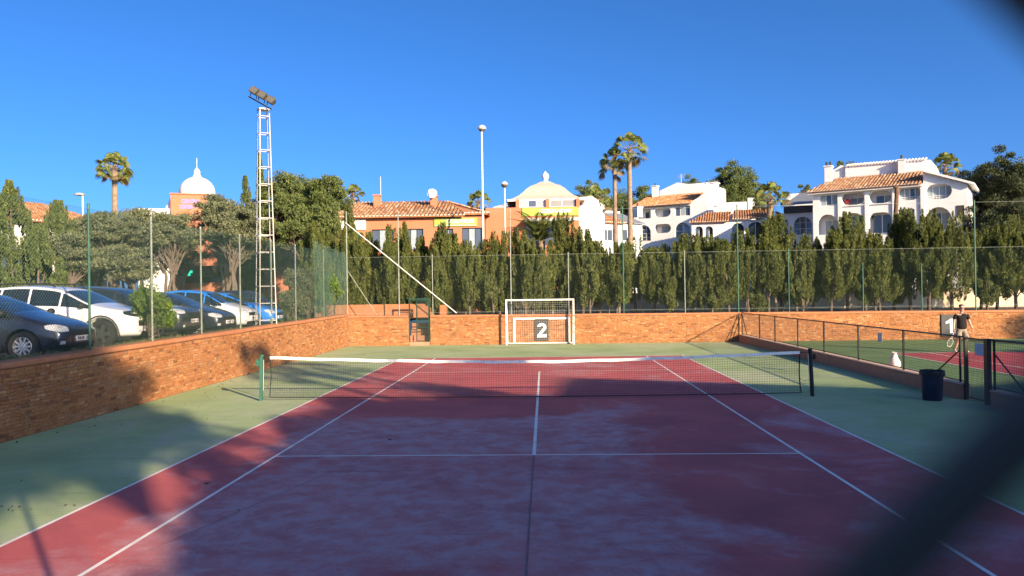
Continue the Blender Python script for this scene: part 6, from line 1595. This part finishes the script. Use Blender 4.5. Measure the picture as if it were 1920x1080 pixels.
# ---- hillside under the white houses
m = MB(); nx, ny = 24, 10
for j in range(ny+1):
    for i in range(nx+1):
        x = -40+200*i/nx; y = 58+130*j/ny; t = max(0, min(1, (y-58)/90)); m.v.append((x, y, ZB-.5+9*t*t*(3-2*t)*max(0, min(1, (x+10)/60))))
for j in range(ny):
    for i in range(nx): a = j*(nx+1)+i; m.f.append((a, a+1, a+nx+2, a+nx+1))
struct(m.build('hillside', M_terr, None, True), 'low dry hillside behind the white houses')

# ================================================================== what stands behind the camera and shades the court
SXY = Vector((SD.x, SD.y)).normalized(); AV = -SXY; CV = Vector((AV.y, -AV.x)); LPM = 1/math.tan(SUN_EL)
if CV.x < 0: CV = -CV
def ca(c, a): return CV*c+AV*a
A0 = -36.0
def hgt(amax, a=A0): return (amax-a)/LPM
cl = empty('clubhouse', (0, 0, 0)); tag(cl, 'white clubhouse behind the viewer casting the broad shadow', 'building')
def prism(ctop, dep, mat, name):
    """skyline polygon [(c, height)] standing at A0, extruded backwards"""
    m = MB(); outer = ctop; o = ca(0, A0)
    def fn(x, y, z): q = ca(x, A0-y); return Vector((q.x, q.y, z))
    m.plate(outer, [], 0, dep, fn); return m.build(name, mat, cl)
prism([(-2.6, .9), (14, .9), (14, hgt(-6.5)), (8.2, hgt(-5.0)), (4.6, hgt(1.2)), (3.4, hgt(3.0)), (2.7, hgt(2.5)), (1.0, hgt(.7)), (.46, hgt(.4)), (-1.2, hgt(.9)), (-2.6, hgt(2.3))], 9, M_wwall, 'wall')
prism([(-10.2, .9), (-2.62, .9), (-2.62, hgt(-6.5)), (-8.6, hgt(-7.5)), (-10.2, hgt(-9))], 8, M_wwall, 'shade_block')  # unseen block added to shut out sun between clubhouse and trees
for cc in (-1.2, 1.6, 4.4, 7.2, 10, 12.5):
    for zz in (2.0, 5.2, 8.0):
        if zz+1.6 > hgt(-6): continue
        q0 = ca(cc-.6, A0+.02); ww_ = MB()
        def fn2(x, y, z, c0=cc): q = ca(c0+x, A0+.05-y); return Vector((q.x, q.y, z))
        ww_.plate([(-.6, zz), (.6, zz), (.6, zz+1.4), (-.6, zz+1.4)], [], 0, .04, fn2); ww_.build('window', M_glass, cl)
def shade_tree(c, a, top_a, base_a, r, seed, lab, n=70, kind='broad', lf=.3):
    q = ca(c, a); h = (top_a-a)/LPM; b = (base_a-a)/LPM
    o = tag(empty('shade_tree', (q.x, q.y, .9)), lab, 'tree')
    broad(o, h-.9, r, r, b-.9, seed, L_pine, n, 110, lf, .75, trunk=.06, cl=.8, shell=.1, limb=.03)
    return o
shade_tree(-3.9, -34, 2.0, -13, 2.8, 901, 'leafy tree beside the clubhouse behind the viewer', 150)
shade_tree(-7.6, -31, -2.0, -16, 2.2, 902, 'lower leafy tree behind the viewer', 120)
shade_tree(-6.0, -30, -1.0, -24, 2.6, 903, 'bushy tree behind the viewer, right of the lower one', 150)
shade_tree(-9.4, -33, 9.5, -6.5, 2.3, 904, 'tall open tree on a bare trunk behind the viewer', 140)
shade_tree(-12.5, -34, 7.0, -7.0, 2.2, 905, 'airy tree further left behind the viewer', 95)
q = ca(-11.25, -15.75); o = tag(empty('wire_shade_shrub', (q.x, q.y, .95)), 'unseen conifer shrub added beside the viewer to shade the near fence wire', 'shrub'); cypress(o, 2.15, .42, 950, L_cyp, bare=.03, npl=60, nl=170, taper=.35, lf=.12)  # unseen shrub, added to keep the sun off the near wire
for k, (c, a, ta) in enumerate(((-1.0, -38, 11.8), (-2.7, -40, 12.5))):
    q = ca(c, a); o = tag(empty('fan_palm', (q.x, q.y, .9)), ('taller fan palm behind the clubhouse', 'shorter fan palm behind the clubhouse')[k], 'palm tree', 'fan palms behind the viewer'); fanpalm(o, (ta-a)/LPM-1.3, 1.45, 40+k, 26, .15)
for k, (c, ta, r) in enumerate(((17.5, -6.0, 2.6), (21.5, -2.0, 2.6), (26, 2.0, 2.8), (30.5, 8.0, 2.8))): shade_tree(c, -36, ta, -30, r, 920+k, ('first', 'second', 'third', 'fourth')[k]+' tree of the line beside the clubhouse behind the viewer', 110)

# ================================================================== chain-link fence right at the viewer
FYO = .031                                            # distance in front of the lens
base = CAMP+CF*FYO
cfz = tag(empty('chain_link_fence', (0, 0, 0)), 'dark out-of-focus chain-link fence wire right in front of the viewer', 'fence')
e1 = CR.copy(); e1.z = 0; e1.normalize(); e2 = Vector((0, 0, 1)); nf = e1.cross(e2)
# right-hand corner of the diamond the lens looks through
hx = .036; hz = .033; pc = (2400-960)/FPX*FYO; qc = (540-365)/FPX*FYO
PAN = []; rad = .0017
def W_(i, j): return base+e1*(pc+i*hx)+e2*(qc+j*hz)
m = MB(); NI, NJ = 40, 70
# zigzag wires running upwards, hooked into each other at the corners
Hh = 48
for i in range(-30, 36):
    pts = []
    for j in range(-Hh, 55):
        k = i+((i+j) & 1)
        p = W_(k, j); pts.append(p+nf*(.0012 if j % 2 else -.0012))
    fine = []
    for a, b in zip(pts[:-1], pts[1:]):
        fine += [a+(a-b)*.012, a.lerp(b, .12)]
    m.tube(fine, rad, 5)
stuff(m.build('wire_mesh', M_wire0, cfz))
for sx in (-1.7, 0.82):
    p = base+e1*sx+nf*-.04; m = MB(); m.tube([(p.x, p.y, .95), (p.x, p.y, 4.4)], .03, 10); m.build('fence_post', M_dkgreen, cfz, 'auto')
